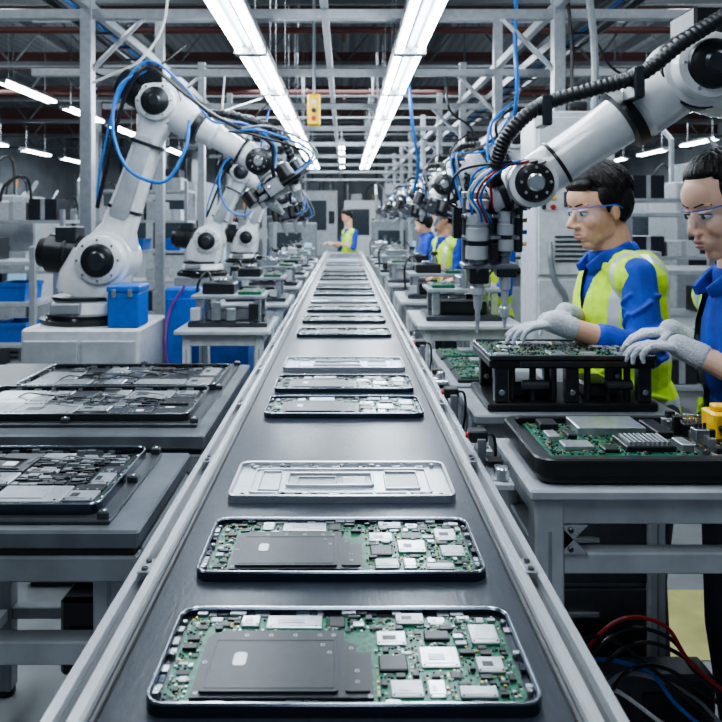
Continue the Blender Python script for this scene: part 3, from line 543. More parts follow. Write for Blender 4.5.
# ------------------------------------------------------------------ robots
def robot(label,base,S,E,Wp,Tp,k=1.,grp='industrial robot arms',motor=(-1,0,.1),big=False,ped=True,detail=True,tk=1.35):
    base,S,E,Wp,Tp=[V(p) for p in (base,S,E,Wp,Tp)]; nv=V((0,1,0))
    r=thing('robot_arm',label,'robot arm',(base.x,base.y,base.z if not ped else 0),grp)
    if ped:
        b=B(); b.box(base.x-.16,base.x+.16,base.y-.16,base.y+.16,.03,base.z,GREYP,.01); b.box(base.x-.22,base.x+.22,base.y-.22,base.y+.22,0,.03,FRM,.004); b.box(base.x-.12,base.x+.12,base.y-.163,base.y-.158,.3,base.z-.1,LGREY,.002); b.build('pedestal',r)
    b=B(); b.rev(base,(0,0,1),[(0,.19*k),(.022,.195*k),(.026,.165*k),(.04,.165*k)],BLK,28)
    for i in range(8): a=i*PI/4; p=base+V((.178*k*math.cos(a),.178*k*math.sin(a),.02)); b.cyl(p,p+V((0,0,.012)),.009,STEEL,6)
    b.build('base_flange',r)
    h=(S-base).length
    b=B(); b.rev(base,(0,0,1),[(.035,.155*k),(.05,.16*k),(h*.3,.15*k),(h*.33,.14*k),(h*.36,.14*k)],RW,28); b.rev(base,(0,0,1),[(h*.345,.125*k),(h*.35,.147*k),(h*.4,.147*k),(h*.41,.125*k)],DKM,28)
    b.link(base+V((0,0,h*.38)),S+V((0,0,.05*k)),nv,[(0,.11*k,.13*k),(.3,.12*k,.14*k),(.8,.105*k,.125*k),(1,.07*k,.08*k)],RW); b.build('turret',r)
    b=B(); b.box(base.x-.10*k,base.x+.02*k,base.y-.17*k,base.y-.13*k,base.z+.05,base.z+h*.33,GREYP,.006); b.build('connector_panel',r)
    b=B(); b.rev(S-nv*.145*k,nv,[(0,.07*k),(.012*k,.095*k),(.05*k,.1*k),(.055*k,.115*k),(.235*k,.115*k),(.24*k,.1*k),(.28*k,.095*k),(.29*k,.07*k)],RW,28); sh=b.build('shoulder',r)
    b=B(); b.rev(S-nv*.162*k,nv,[(0,.05*k),(.008*k,.064*k),(.022*k,.07*k)],BLK,24); b.rev(S-nv*.168*k,nv,[(0,.03*k),(.008*k,.04*k)],DKM,20)
    for i in range(8):
        a=i*PI/4; p=S-nv*.146*k+V((.082*k*math.cos(a),0,.082*k*math.sin(a))); b.cyl(p,p-nv*.006,.006*k,STEEL,6)
    b.build('shoulder_cap',sh)
    mo=V(motor).normalized(); b=B(); b.rev(S+mo*.06*k,mo,[(0,.085*k),(.06*k,.09*k),(.065*k,.08*k),(.1*k,.08*k),(.105*k,.086*k),(.115*k,.086*k),(.12*k,.08*k),(.19*k,.08*k),(.195*k,.068*k),(.225*k,.06*k)],BLK,20)
    c_=S+mo*.16*k; b.box(c_.x-.045*k,c_.x+.045*k,c_.y-.06*k,c_.y+.04*k,c_.z+.05*k,c_.z+.12*k,DKM,.006); b.build('shoulder_motor',r)
    b=B(); b.link(S,E,nv,[(-.06,.06*k,.05*k),(0,.085*k,.1*k),(.12,.085*k,.095*k),(.2,.07*k,.068*k),(.5,.062*k,.058*k),(.8,.060*k,.056*k),(.9,.075*k,.074*k),(1.0,.075*k,.078*k),(1.06,.05*k,.05*k)],RW,24); ua=b.build('upper_arm',r)
    a_=(E-S)
    b=B(); b.link(S.lerp(E,.26)-nv*.070*k,S.lerp(E,.78)-nv*.061*k,nv,[(0,.002,.03*k),(.06,.006*k,.040*k),(.94,.006*k,.034*k),(1,.002,.026*k)],LGREY,16); b.build('arm_panel',ua)
    for q in (.32,.74):
        p=S.lerp(E,q); b=B(); b.link(p-a_*.01,p+a_*.01,nv,[(0,.070*k,.069*k),(1,.070*k,.069*k)],DKM,20); b.build('cable_strap',ua)
    b=B(); b.rev(E-nv*.11*k,nv,[(0,.05*k),(.01*k,.075*k),(.04*k,.08*k),(.045*k,.092*k),(.175*k,.092*k),(.18*k,.08*k),(.21*k,.075*k),(.22*k,.05*k)],RW,28); el=b.build('elbow',r)
    b=B(); b.rev(E-nv*.124*k,nv,[(0,.04*k),(.008*k,.055*k),(.022*k,.06*k)],BLK,24); b.rev(E-nv*.129*k,nv,[(0,.02*k),(.007*k,.03*k)],DKM,20)
    for i in range(6): a=i*PI/3; p=E-nv*.111*k+V((.067*k*math.cos(a),0,.067*k*math.sin(a))); b.cyl(p,p-nv*.006,.005*k,STEEL,6)
    b.build('joint_cap',el)
    b=B(); b.rev(E-nv*.06*k,nv,[(0,.0925*k),(.002,.096*k),(.05*k,.096*k),(.052*k,.0925*k)],BLK,28); b.build('joint_ring',el)
    fa=(Wp-E); L=fa.length; fa.normalize()
    b=B(); b.rev(E-fa*.20*k,fa,[(0,.045*k),(.01,.062*k),(.07*k,.064*k),(.075*k,.07*k),(.14*k,.07*k)],BLK,20); b.build('elbow_motor',r)
    up=V((0,0,1)); b=B(); p=E+up*.1*k-fa*.03*k; b.box(p.x-.05*k,p.x+.05*k,p.y-.07*k,p.y+.06*k,p.z-.04*k,p.z+.025*k,BLK,.006); b.build('joint_box',el)
    if big: b=B(); b.rev(E,fa,[(.03*k,.06*k),(.06*k,.078*k),(.15*k,.078*k),(.17*k,.064*k),(L*.6,.057*k),(L*.78,.056*k),(L*.82,.060*k),(L-.03*k,.058*k)],RW,32); b.build('forearm',r)
    else: b=B(); b.rev(E,fa,[(.03*k,.06*k),(.06*k,.078*k),(.15*k,.078*k),(.17*k,.064*k),(L*.5,.054*k),(L*.52,.058*k),(L*.55,.058*k),(L*.57,.050*k),(L*.80,.046*k),(L*.84,.056*k),(L-.03*k,.055*k)],RW,28); b.build('forearm',r)
    b=B(); b.rev(E,fa,[(L*.80,.05*k),(L*.803,.0625*k),(L*.82,.0625*k),(L*.823,.056*k)],BLK,28); b.build('forearm_ring',r)
    b=B(); b.rev(E,fa,[(.165*k,.06*k),(.17*k,.081*k),(.195*k,.081*k),(.20*k,.062*k)],BLK,28); b.build('forearm_ring',r)
    kw=k*(1.06 if big else 1)
    wm=RW if big else DKM
    b=B(); b.rev(Wp-nv*.075*kw,nv,[(0,.04*kw),(.008*kw,.056*kw),(.14*kw,.056*kw),(.15*kw,.04*kw)],wm,24); wr_=b.build('wrist',r)
    b=B(); b.rev(Wp-nv*.087*kw,nv,[(0,.03*kw),(.004*kw,.041*kw),(.014*kw,.045*kw)],BLK,24); b.rev(Wp-nv*.091*kw,nv,[(0,.016*kw),(.005*kw,.022*kw)],STEEL,20)
    for i in range(8): a=i*PI/4; p=Wp-nv*.086*kw+V((.033*kw*math.cos(a),0,.033*kw*math.sin(a))); b.cyl(p,p-nv*.005,.004*kw,STEEL,6)
    b.build('wrist_cap',wr_)
    b=B(); b.rev(Wp-nv*.03*kw,nv,[(0,.0575*kw),(.06*kw,.0575*kw)],BLK,24); b.build('wrist_ring',wr_)
    t=(Tp-Wp); TL=t.length; t.normalize(); Xf=frame(Wp,t,(1,0,0))@Mx.Diagonal((1,-1,1,1))
    if not big:
        b=B(Xf); b.rev((0,0,.03*k),(0,0,1),[(0,.045*k),(.03*k,.05*k),(.04*k,.05*k),(.045*k,.038*k),(.06*k,.038*k)],RW,20); b.rev((0,0,.085*k),(0,0,1),[(0,.04*k),(.02*k,.04*k)],DKM,20); b.build('tool_flange',r)
    g0=.105*k; g1=max(TL*.62,g0+.06)
    if not big:
        q=k*tk
        b=B(Xf); b.box(-.05*q,.05*q,-.045*q,.045*q,g0,g0+(g1-g0)*.5,BLK,.005); b.box(-.06*q,.06*q,-.035*q,.035*q,g0+(g1-g0)*.5,g1,DKM,.004); g=b.build('gripper',r)
        for sx,rr_,mm in ((-.066,.02,BLK),(.064,.016,DKM),(.03,.018,BLK)):
            yy=-.02*q if sx!=.03 else -.055*q
            b=B(Xf); b.cyl((sx*q,yy,g0-.02*k),(sx*q,yy,g1-.01*k),rr_*q,mm,14); b.cyl((sx*q,yy,g0-.03*k),(sx*q,yy,g0),rr_*.6*q,STEEL,10); b.build('air_cylinder',g)
        b=B(Xf); b.box(-.032*q,.008*q,-.06*q,-.044*q,g0+.01,g0+.07*k,DKM,.003); b.cyl((-.02*q,-.06*q,g0+.03*k),(-.02*q,-.066*q,g0+.03*k),.006*k,STEEL,8); b.build('valve_block',g)
        b=B(Xf); b.box(-.085*q,.085*q,-.012*q,.012*q,g1-.03*k,g1-.012*k,STEEL,.003); b.build('bracket',g)
        b=B(Xf); b.box(-.04*q,.04*q,.03*q,.075*q,g0-.02,g1-.04*k,BLK,.004); b.build('camera_housing',g)
        for sx in (-1,1):
            b=B(Xf); b.link((sx*.036*q,0,g1-.01),(sx*.026*q,0,TL),(0,1,0),[(0,.016*q,.014*q),(.5,.014*q,.012*q),(.55,.012*q,.009*q),(1,.007*q,.006*q)],SHD2,12); b.build('finger',g)
        for j in range(3):
            b=B(); p1=Xf@V((.09*q,-.07*q,(g0+g1)/2)); b.tube(spl([E.lerp(Wp,.7)+V((0,-.06*k,.05*k)),Wp+V((.03*j,-.1*k,.10*k+.02*j)),p1+V((.02*j,0,.02)),Xf@V(((.04-.03*j)*q,-.04*q,g1-.02))]),.005*k,(BLK,BCAB,GREYP)[j]); b.build('wire',r)
    else:
        # vertical silver head hung beside the wrist on a short flange
        T0=V((.366,1.83,1.735)); TL=T0.z-1.315; Xf=frame(T0,(.0,.06,-1),(1,0,0))@Mx.Diagonal((1,-1,1,1)); q=1.38
        fl=(V((.366,1.815,1.655))-Wp); fd=fl.normalized(); FL=fl.length
        b=B(); b.rev(Wp,fd,[(.03,.048),(FL*.55,.048),(FL*.56,.040),(FL,.040)],RW,24); b.rev(Wp,fd,[(FL*.55,.042),(FL*.56,.051),(FL*.72,.051),(FL*.73,.042)],BLK,24); b.build('tool_flange',r)
        b=B(Xf); b.box(-.048*q,.046*q,-.034,.016,.062,.078,TOOLD,.003); b.box(-.046*q,.042*q,.002,.022,.074,.262,TOOLD,.003); g=b.build('tool_head',r)
        for x,y,rr_,z0,z1 in ((-.024*q,-.034,.0285,.08,.232),(.028*q,-.028,.0215,.08,.212)):
            b=B(Xf); L_=z1-z0; b.rev((x,y,z0),(0,0,1),[(0,rr_*.8),(.003,rr_),(L_*.16,rr_),(L_*.17,rr_*.82),(L_*.22,rr_*.82),(L_*.23,rr_),(L_*.42,rr_),(L_*.43,rr_*.9),(L_*.47,rr_*.9),(L_*.48,rr_),(L_*.68,rr_),(L_*.69,rr_*.82),(L_*.76,rr_*.82),(L_*.77,rr_),(L_-.003,rr_),(L_,rr_*.8)],TOOLM,28); cy=b.build('tool_cylinder',g)
            for za,zb in ((z0+L_*.168,z0+L_*.222),(z0+L_*.688,z0+L_*.762)):
                b=B(Xf); b.rev((x,y,za),(0,0,1),[(0,rr_*.92),(zb-za,rr_*.92)],BLK,20); b.build('seal_ring',g)
            b=B(Xf); b.rev((x,y,z1-.002),(0,0,1),[(0,rr_*.72),(.012,rr_*.72),(.014,rr_*.5),(.032,rr_*.5)],TOOLD,18); b.build('coupling',g)
        for zc in (.118,.172):
            b=B(Xf); b.box(-.052*q,.052*q,-.042,.012,zc,zc+.010,TOOLD,.0015); b.build('clamp_bracket',g)
            for x in (-.048*q,.003,.048*q): b=B(Xf); b.cyl((x,-.041,zc+.005),(x,-.048,zc+.005),.004,STEEL,8); b.build('bolt',g)
        b=B(Xf); b.box(.046*q,.060*q,-.03,.012,.09,.215,DKM,.003); b.build('side_valve',g)
        for zz in (.105,.135,.165,.195): b=B(Xf); b.cyl((.060*q,-.01,zz),(.070*q,-.012,zz),.0055,(BCAB,GOLD,BCAB,GOLD)[int(zz*100)%4],10); b.build('air_fitting',g)
        b=B(Xf); b.box(-.066*q,-.050*q,-.028,.0,.10,.18,BLK,.003); b.build('sensor',g)
        b=B(Xf); b.box(-.05*q,.05*q,-.048,.018,.242,.256,TOOLD,.003); b.build('clamp_block',g)
        b=B(Xf); b.box(-.038*q,-.004,-.048,.004,.254,.292,BLK,.003); b.build('clamp_block',g)
        b=B(Xf); b.box(.012*q,.048*q,-.040,.004,.254,.276,DKM,.003); b.build('clamp_block',g)
        b=B(Xf); b.rev((-.020*q,-.024,.29),(0,0,1),[(0,.016),(.012,.016),(.015,.019),(.030,.019),(.033,.0125),(.066,.0105),(.072,.007),(TL-.29,.004)],TOOLM,18); b.build('nozzle',g)
        b=B(Xf); b.rev((.030*q,-.02,.274),(0,0,1),[(0,.014),(.034,.014),(.038,.010),(.078,.009),(.083,.0125),(.105,.0105),(.109,.006),(TL-.286,.004)],TOOLM,16); b.build('nozzle',g)
        b=B(Xf); b.box(-.004,.014,-.062,-.044,.19,.232,BLK,.002); b.build('sensor',g)
        for j,mm in enumerate((BLK,BCAB,REDC,BLK,GREYP)):
            b=B(); b.tube(spl([Xf@V(((-.060+.032*j)*q,-.04,.105+.04*(j%2))),Xf@V(((-.080+.038*j)*q,-.07,.08)),Xf@V(((-.06+.03*j)*q,-.075,.01)),Wp+V((-.055+.02*j,-.085,.05))]),.0034,mm); b.build('wire',r)
    if not big:
        bun=((.03,BCAB,.0055),(.0,BLK,.0085)) if detail else ((.03,BLK,.006),)
        for s,mm,rad in bun:
            pts=[S.lerp(E,.3)+V((-.085*k,-.09*k,.02)),S.lerp(E,.6)+V((-.105*k-s,-.1*k,0)),E+V((-.11*k-s,-.13*k,.02*k)),E+V((-.02,-.14*k,.125*k+s)),E.lerp(Wp,.22)+V((0.03,-.11*k,.085*k+s)),E.lerp(Wp,.5)+V((0.02,-.09*k,.07*k-s)),E.lerp(Wp,.85)+V((0,-.07*k,.09*k+s)),Wp+V((.05*k+s*.4,-.07*k,.07*k)),Wp+V((.06*k,-.06*k,-.06*k)),Wp.lerp(Tp,.45)+V((.05*k,-.04*k,0))]
            b=B(); b.tube(spl(pts,8),rad*k,mm,8); b.build('cable',r)
        if detail:
            lp=[E+V((-.03,-.13*k,.12*k)),E+V((-.13*k,-.14*k,.05*k)),E+V((-.155*k,-.15*k,-.12*k)),E+V((-.09*k,-.16*k,-.28*k)),E+V((.05*k,-.16*k,-.33*k)),E+V((.13*k,-.14*k,-.2*k)),E+V((.14*k,-.11*k,-.08*k))]
            b=B(); b.tube(spl(lp,8),.0075*k,BCAB,8); b.build('cable',r)
        pts=spl([E.lerp(Wp,.45)+V((0,-.02,.07*k)),E.lerp(Wp,.75)+V((0,-.03,.13*k)),Wp+V((.06*k,-.03,.13*k)),Wp+V((.13*k,-.03,.02)),Wp.lerp(Tp,.5)+V((.08*k,-.02,0))],26)
        b=B(); b.tube(pts,lambda i:(.019 if i%4<2 else .0155)*k,BLK,10); b.build('hose',r)
    return r
r=thing('control_cabinet','white control cabinet under the large left robot arm','cabinet',(-1.12,3.36,0))
b=B(); b.box(-1.40,-.885,3.12,3.60,.05,1.13,WHITE,.012); b.box(-1.37,-.91,3.15,3.58,0,.05,BLK,.004); b.build('body',r)
b=B(); b.box(-1.385,-1.15,3.108,3.121,.12,1.08,LGREY,.004); dd=b.build('door',r); b=B(); b.box(-1.19,-1.17,3.095,3.11,.55,.68,BLK,.003); b.build('handle',dd)
b=B(); b.box(-1.135,-.90,3.108,3.121,.12,1.08,LGREY,.004); dd=b.build('door',r); b=B(); b.box(-1.115,-1.095,3.095,3.11,.55,.68,BLK,.003); b.build('handle',dd)
robot('large white robot arm with blue hoses on the white cabinet at left',(-1.19,3.38,1.13),(-1.10,3.38,1.42),(-.855,3.38,2.14),(-.39,3.38,1.87),(-.24,3.34,1.66),1.12,ped=False,tk=1.75)
robot('middle white robot arm on the left, behind the largest left one',(-.98,5.0,1.22),(-.93,5,1.46),(-.70,5,1.93),(-.42,5,1.76),(-.36,4.98,1.5),.9)
robot('farthest white robot arm on the left side of the belt',(-.96,6.9,1.2),(-.92,6.9,1.44),(-.72,6.9,1.92),(-.45,6.9,1.74),(-.41,6.9,1.5),.9,detail=False)
for i,y in enumerate((4.1,5.6,7.2,9.0)):
    robot('%s of the white robot arms lined up on the right behind the man'%(ORD[i]),(1.32-.03*i,y,1.2),(1.27-.03*i,y,1.50),(.95,y,2.08),(.56,y,1.80),(.47,y-.02,1.58),1.08,motor=(1,0,.1),detail=i<1)
robot('huge white robot arm reaching in from the upper right over the tray',(1.62,1.5,1.3),(1.56,1.52,1.62),(.835,1.74,1.955),(.455,1.80,1.69),(.375,1.95,1.325),1.0,motor=(1,0,.1),big=True)
bigr=[o for o in bpy.data.objects if o.get('label','').startswith('huge white robot')][0]
hp=spl([at(775,-20,1.60),at(730,12,1.60),at(685,40,1.60),at(640,74,1.64),at(590,90,1.67),at(540,106,1.7),at(508,135,1.71),at(496,165,1.74),at(492,192,1.82)],36)
b=B(); b.tube(hp,lambda i:.0185 if i%4<2 else .0165,HOSE,12); b.build('hose',bigr)
for px in ((636,77,1.645),(545,105,1.7)):
    p=at(*px); b=B(); b.box(p.x-.012,p.x+.012,p.y-.024,p.y+.05,p.z-.05,p.z+.022,DKM,.004); b.build('hose_clamp',bigr)
for k,(mm,dx) in enumerate(((BCAB,0),(REDC,5),(BCAB,9),(WCAB,-4))):
    b=B(); b.tube(spl([at(500+dx,165,1.74),at(482+dx,178,1.72),at(472+dx,196,1.74),at(480+dx*.6,212,1.75),at(482+dx,222,1.78)],8),.003,mm,6); b.build('wire',bigr)
# ------------------------------------------------------------------ left floor things
def bin_(name,label,x0,x1,y0,y1,z0,z1,m,grp=None,tp=.012,cat='bin'):
    r=thing(name,label,cat,((x0+x1)/2,(y0+y1)/2,z0),grp)
    def q(e,z): return [(x0+e,y0+e,z),(x1-e,y0+e,z),(x1-e,y1-e,z),(x0+e,y1-e,z)]
    w=.012
    vs=q(tp,z0)+q(0,z1)+q(w,z1)+q(tp+w,z0+.01); fs=[[0,1,2,3],[12,13,14,15]]
    for a in (0,4,8):
        for i in range(4): k=(i+1)%4; fs.append([a+i,a+k,a+4+k,a+4+i])
    b=B(); b.add(vs,fs,m); b.build('tub',r)
    b=B(); e=.006; b.ring([(x0-e,y0-e),(x1+e,y0-e),(x1+e,y1+e),(x0-e,y1+e)],[(x0+w,y0+w),(x1-w,y0+w),(x1-w,y1-w),(x0+w,y1-w)],z1-.02,z1+.004,m,.001); b.build('rim',r); return r
r=thing('blue_equipment_box','closed blue box on the white cabinet under the left robot arm','box',(-.97,3.2,1.13))
b=B(); b.box(-1.03,-.893,3.14,3.30,1.131,1.285,BLUE,.006); b.build('body',r); b=B(); b.box(-1.034,-.889,3.136,3.304,1.285,1.315,BLUE,.006); b.build('lid',r)
for x in (-1.0,-.93): b=B(); b.box(x-.01,x+.01,3.132,3.141,1.265,1.3,STEEL,.002); b.build('latch',r)
r=thing('blue_panel_unit','tall blue panel unit standing right of the white robot cabinet','panel',(-.78,3.56,0))
b=B(); b.box(-.87,-.69,3.50,3.62,.03,1.27,BLUE,.01); b.build('body',r)
b=B(); b.box(-.855,-.705,3.49,3.502,.3,1.22,BLUE,.006); b.build('door',r); b=B(); b.box(-.86,-.70,3.51,3.61,0,.03,BLK,.003); b.build('plinth',r)
bin_('waste_bin','blue bin behind the first left equipment stand',-.66,-.47,3.55,3.78,0,1.02,BLUE,tp=.02)
b=B(); b.tube(spl([at(185,285,3.46),at(170,310,3.45),at(165,345,3.4),at(172,380,3.4),at(190,420,3.4)]),.007,M('purple_cable_plastic',(.2,.04,.25),.4)); b.build('cable',None,'thin purple cable hanging in front of the tall blue panel','cable')
b=B(); b.tube(spl([(-.36,1.35,.72),(-.42,1.5,.74),(-.5,1.6,.70),(-.62,1.62,.42),(-.7,1.58,.02)]),.007,BLK); b.build('cable',None,'black cable drooping under the nearest left bench','cable')
b=B(); b.tube(spl([(-.35,1.2,.62),(-.4,1.35,.60),(-.48,1.5,.66),(-.5,1.63,.3),(-.55,1.7,.01)]),.006,ORA); b.build('cable',None,'orange cable drooping under the nearest left bench','cable')
r=thing('power_box','black power box hung under the nearest left bench','electrical box',(-.5,1.6,.84)); b=B(); b.box(-.56,-.44,1.42,1.5,.70,.855,BLK,.008); b.build('box',r); b=B(); b.box(-.54,-.46,1.414,1.421,.73,.80,DKM,.003); b.build('panel',r)
r=thing('junction_box','dark junction box with small sockets on the floor under the right bench','electrical box',(.85,1.79,0))
b=B(); b.box(.60,.90,1.74,1.83,.0,.5,FRM,.01); b.build('box',r)
for i in range(3): b=B(); b.box(.62+i*.1,.69+i*.1,1.732,1.741,.40,.46,BLK,.002); b.build('socket',r)
for i,(mm,dx,dz,cn) in enumerate(((REDC,0,0,'red'),(BLK,6,10,'upper black'),(BCAB,-14,42,'blue'),(BLK,22,24,'middle black'),(GREYP,30,60,'grey'),(BLK,-25,18,'leftmost black'),(BLK,40,50,'lowest black'),(WCAB,-6,74,'white'))):
    b=B(); b.tube(spl([at(565+dx,700,1.66),at(590+dx,645+dz*.5,1.66-.01*i),at(625+dx,618+dz,1.66),at(665+dx,626+dz+3*i,1.66),at(690+dx,662+dz,1.64),at(735+dx,700+dz,1.62)]),.0048,mm); b.build('cable',None,'%s cable looping in the tangle under the nearest right bench'%cn,'cable','tangled cables under right bench')
# ------------------------------------------------------------------ gantry
gx0,gx1,gz=-1.30,1.085,2.64
ga=thing('overhead_gantry','pale grey steel gantry of posts and beams spanning the production line','gantry',(-.1,7,0))
GY=(3.66,5.1,6.6,8.2,9.9,11.8,13.6,15.6,18.6)
for y in GY:
    for x in (gx0,gx1):
        b=B(); b.box(x-.03,x+.03,y-.03,y+.03,.012,gz+.4,GAN,.003); b.box(x-.075,x+.075,y-.075,y+.075,0,.014,FRM,.002); b.build('post',ga)
        s=1 if x<0 else -1; b=B(); b.tube([(x,y,gz-.3),(x+s*.3,y,gz)],.014,GAN,6); b.build('brace',ga)
    b=B(); b.box(gx0-.9,gx1+.9,y-.025,y+.025,gz-.025,gz+.025,GAN,.003); b.build('cross_beam',ga)
    b=B(); b.box(gx0-.9,gx1+.9,y-.012,y+.012,gz+.355,gz+.378,GAN,.003); b.build('cross_beam',ga)
for x in (gx0,gx1,-.1):
    b=B(); b.box(x-.02,x+.02,3.4,18.8,gz+.026,gz+.075,GAN,.003); b.build('long_beam',ga)
for s,nm in ((-1,'left'),(1,'right')):
    r=thing('cable_tray','ladder cable tray full of cables hung along the %s side of the gantry'%nm,'cable tray',(s*1.62,8,2.86))
    for e in (-.11,.11): b=B(); b.box(s*1.62+e-.008,s*1.62+e+.008,3.5,14,2.86,2.92,DKM,.002); b.build('side_rail',r)
    for k in range(26): b=B(); b.box(s*1.62-.105,s*1.62+.105,3.7+k*.4,3.73+k*.4,2.862,2.876,DKM,.002); b.build('rung',r)
    for k in range(5): b=B(); b.cyl((s*1.62-.07+k*.034,3.55,2.89),(s*1.62-.07+k*.034,13.9,2.89),.013,(BLK,GREYP,BCAB,BLK,GREYP)[k],8); b.build('cable',r)
# lights
def lamp(label,grp,L,w,led,H):
    r=thing('linear_light',label,'ceiling light',(0,0,0),grp)
    b=B(); b.box(-w/2,w/2,-L/2,L/2,.018,.05,FIXT,.006); b.exty([(-.018,.018),(0,-.014),(.018,.018)],-L/2,L/2,FIXT)
    b.build('housing',r)
    for s in (-1,1):
        b=B(); b.cyl((s*w*.32,-L/2+.02,.0),(s*w*.32,L/2-.02,.0),.0155,led,14); b.build('tube',r)
    for y in (-L/2,L/2-.015): b=B(); b.box(-w/2,w/2,y,y+.015,-.020,.018,GAN,.003); b.build('end_cap',r)
    for y in (-L*.35,L*.35): b=B(); b.cyl((0,y,.05),(0,y,H),.004,STEEL,6); b.build('hanger',r)
    return r
LZ=2.50; first=None
for side,x in (('left',-.50),('right',.352)):
    for i in range(9):
        y=2.0+i*1.24; lab='%s hanging twin-strip light in the %s row over the belt'%(ORD[i],side)
        if first is None: first=lamp(lab,'strip lights over the belt',1.2,.17,LED,4.25-LZ); first.location=(x,y,LZ)
        else: dup(first,(x,y,LZ),lab)
fl=None
for nm,x,z,ys in (('left aisle',-3.46,3.0,(7.9,9.6,11.3,13,14.7)),('outer left aisle',-6.4,3.0,(11,13,15,17)),('right aisle',3.5,3.0,(7.9,9.6,11.3,13,14.7)),('outer right aisle',6.4,3.0,(11,13,15,17)),('far end of the belt',-.05,3.1,(14.5,16.2,18,20))):
    for i,y in enumerate(ys):
        lab='%s small tube light over the %s'%(ORD[i],nm)
        if fl is None: fl=lamp(lab,'tube lights over the side aisles',1.3,.13,LEDF,1.25); fl.location=(x,y,z)
        else: dup(fl,(x,y,z),lab)
for (y,z) in ((6.35,3.27),(9.6,3.3)):
    b=B(); b.cyl((-8.95,y,z),(8.95,y,z),.03,REDP,12)
    for k in range(9): b.cyl((-8+k*2,y,z),(-8+k*2,y,z-.1),.02,REDP,8); b.cyl((-8.4+k*2,y,z),(-8.4+k*2,y,4.2),.01,STEEL,6)
    b.build('sprinkler_pipe',None,('nearer' if y<7 else 'farther')+' dull red sprinkler pipe running across under the roof','pipe')
for (pts,rad,mm,lab) in (([at(517,-30,3.66),at(515,40,3.66),at(517,90,3.7),at(511,135,4.05),at(505,160,4.1)],.011,BCAB,'thick blue air hose hanging at the right gantry post'),
    ([at(408,70,5.1),at(412,120,5.1),at(418,165,5.3),at(414,190,5.5)],.012,BCAB,'thin blue hose hanging over the right row of robots'),
    ([at(170,-30,3.6),at(163,25,3.6),at(140,60,3.6),at(110,75,3.63),at(80,88,3.66)],.007,WCAB,'white cable swooping from the roof to the left gantry post'),
    ([at(190,100,4.6),at(215,112,4.7),at(240,105,4.9),at(262,98,5.1)],.006,WCAB,'pale cable sagging between gantry beams on the left'),
    ([at(565,-30,3.6),at(572,60,3.62),at(566,150,3.62),at(560,205,3.62)],.009,BLK,'black cable running down the right gantry post'),
    ([at(252,150,5.1),at(255,118,5.1),at(275,98,5.1)],.006,BLK,'short black cable looping under the left gantry beam'),
    ([at(445,75,5.1),at(450,110,5.1),at(472,130,5.15),at(470,165,5.2)],.008,BLK,'black cable dropping from the gantry to the right robots'),
    ([at(225,72,5.1),at(222,120,5.1),at(228,170,5.1)],.007,WCAB,'white cable hanging straight behind the large left robot'),
    ([at(270,105,6.6),at(262,140,6.6),at(258,175,6.7)],.010,BCAB,'blue hose hanging over the farthest left robot'),
    ([at(60,40,4.2),at(100,75,4.2),at(150,70,4.4),at(185,45,4.6)],.007,BLK,'black cable sagging across the upper left gantry'),
    ([at(590,30,4.2),at(615,70,4.2),at(650,72,4.3),at(690,40,4.4)],.008,BLK,'black cable sagging across the upper right behind the big robot')):
    b=B(); b.tube(spl(pts),rad,mm); b.build('hanging_cable',None,lab,'cable')
r=thing('pendant_control','orange-yellow pendant control box hanging left of the belt centre','control box',tuple(at(314,108,5.05)))
p=at(314,110,5.05); b=B(); b.box(p.x-.045,p.x+.045,p.y-.035,p.y+.035,p.z-.11,p.z+.11,YEL,.012); bd=b.build('body',r)
for k in range(3): b=B(); b.cyl((p.x,p.y-.034,p.z-.06+.055*k),(p.x,p.y-.045,p.z-.06+.055*k),.018,(REDC,BLK,WHITE)[k],12); b.build('button',r)
b=B(); b.tube([(p.x,p.y,p.z+.1),(p.x,p.y,4.25)],.011,GREYP); b.build('cable',r)
# ------------------------------------------------------------------ cabinet right
r=thing('electrical_cabinet','tall pale electrical cabinet standing behind the man','cabinet',(1.0,3.35,0))
b=B(); b.box(.87,1.24,3.3,3.56,.06,2.10,WHITE,.008); b.box(.885,1.225,3.31,3.55,0,.06,BLK,.003); b.build('body',r)
for z0,z1 in ((1.35,2.07),(.1,1.33)):
    b=B(); b.box(.885,1.225,3.286,3.301,z0,z1,WHITE,.004); d_=b.build('door',r)
    b=B(); b.box(.90,.915,3.268,3.288,(z0+z1)/2-.06,(z0+z1)/2+.06,BLK,.003); b.build('handle',d_)
    for k in range(6): b=B(); b.box(.96,1.16,3.281,3.288,z0+.06+k*.022,z0+.07+k*.022,FRM,.001); b.build('vent_slat',d_)
    for z in (z0+.05,z1-.05): b=B(); b.cyl((1.222,3.284,z-.03),(1.222,3.284,z+.03),.009,STEEL,8); b.build('hinge',d_)
    if z0>1:
        b=B(); b.box(1.0,1.12,3.278,3.288,1.86,1.94,WLAB,.001); b.build('sign_plate',d_)
        b=B(); b.box(1.0,1.09,3.274,3.288,1.66,1.73,DGLASS,.003); b.build('meter',d_)
        for k,mm in enumerate((REDC,YEL,BLK)): b=B(); b.cyl((.95,3.288,1.66+.045*k),(.95,3.272,1.66+.045*k),.012,mm,12); b.build('button',d_)
b=B(); b.tube(spl([(.93,3.27,1.5),(.93,3.25,1.42),(.95,3.25,1.33),(1.0,3.26,1.25),(1.0,3.27,1.1)]),.014,GREYP); b.build('conduit',r)
b=B(); b.tube(spl([(1.18,3.40,2.1),(1.18,3.40,2.4),(1.16,3.42,2.7),(1.16,3.42,2.95)]),.018,GREYP); b.build('conduit',r)
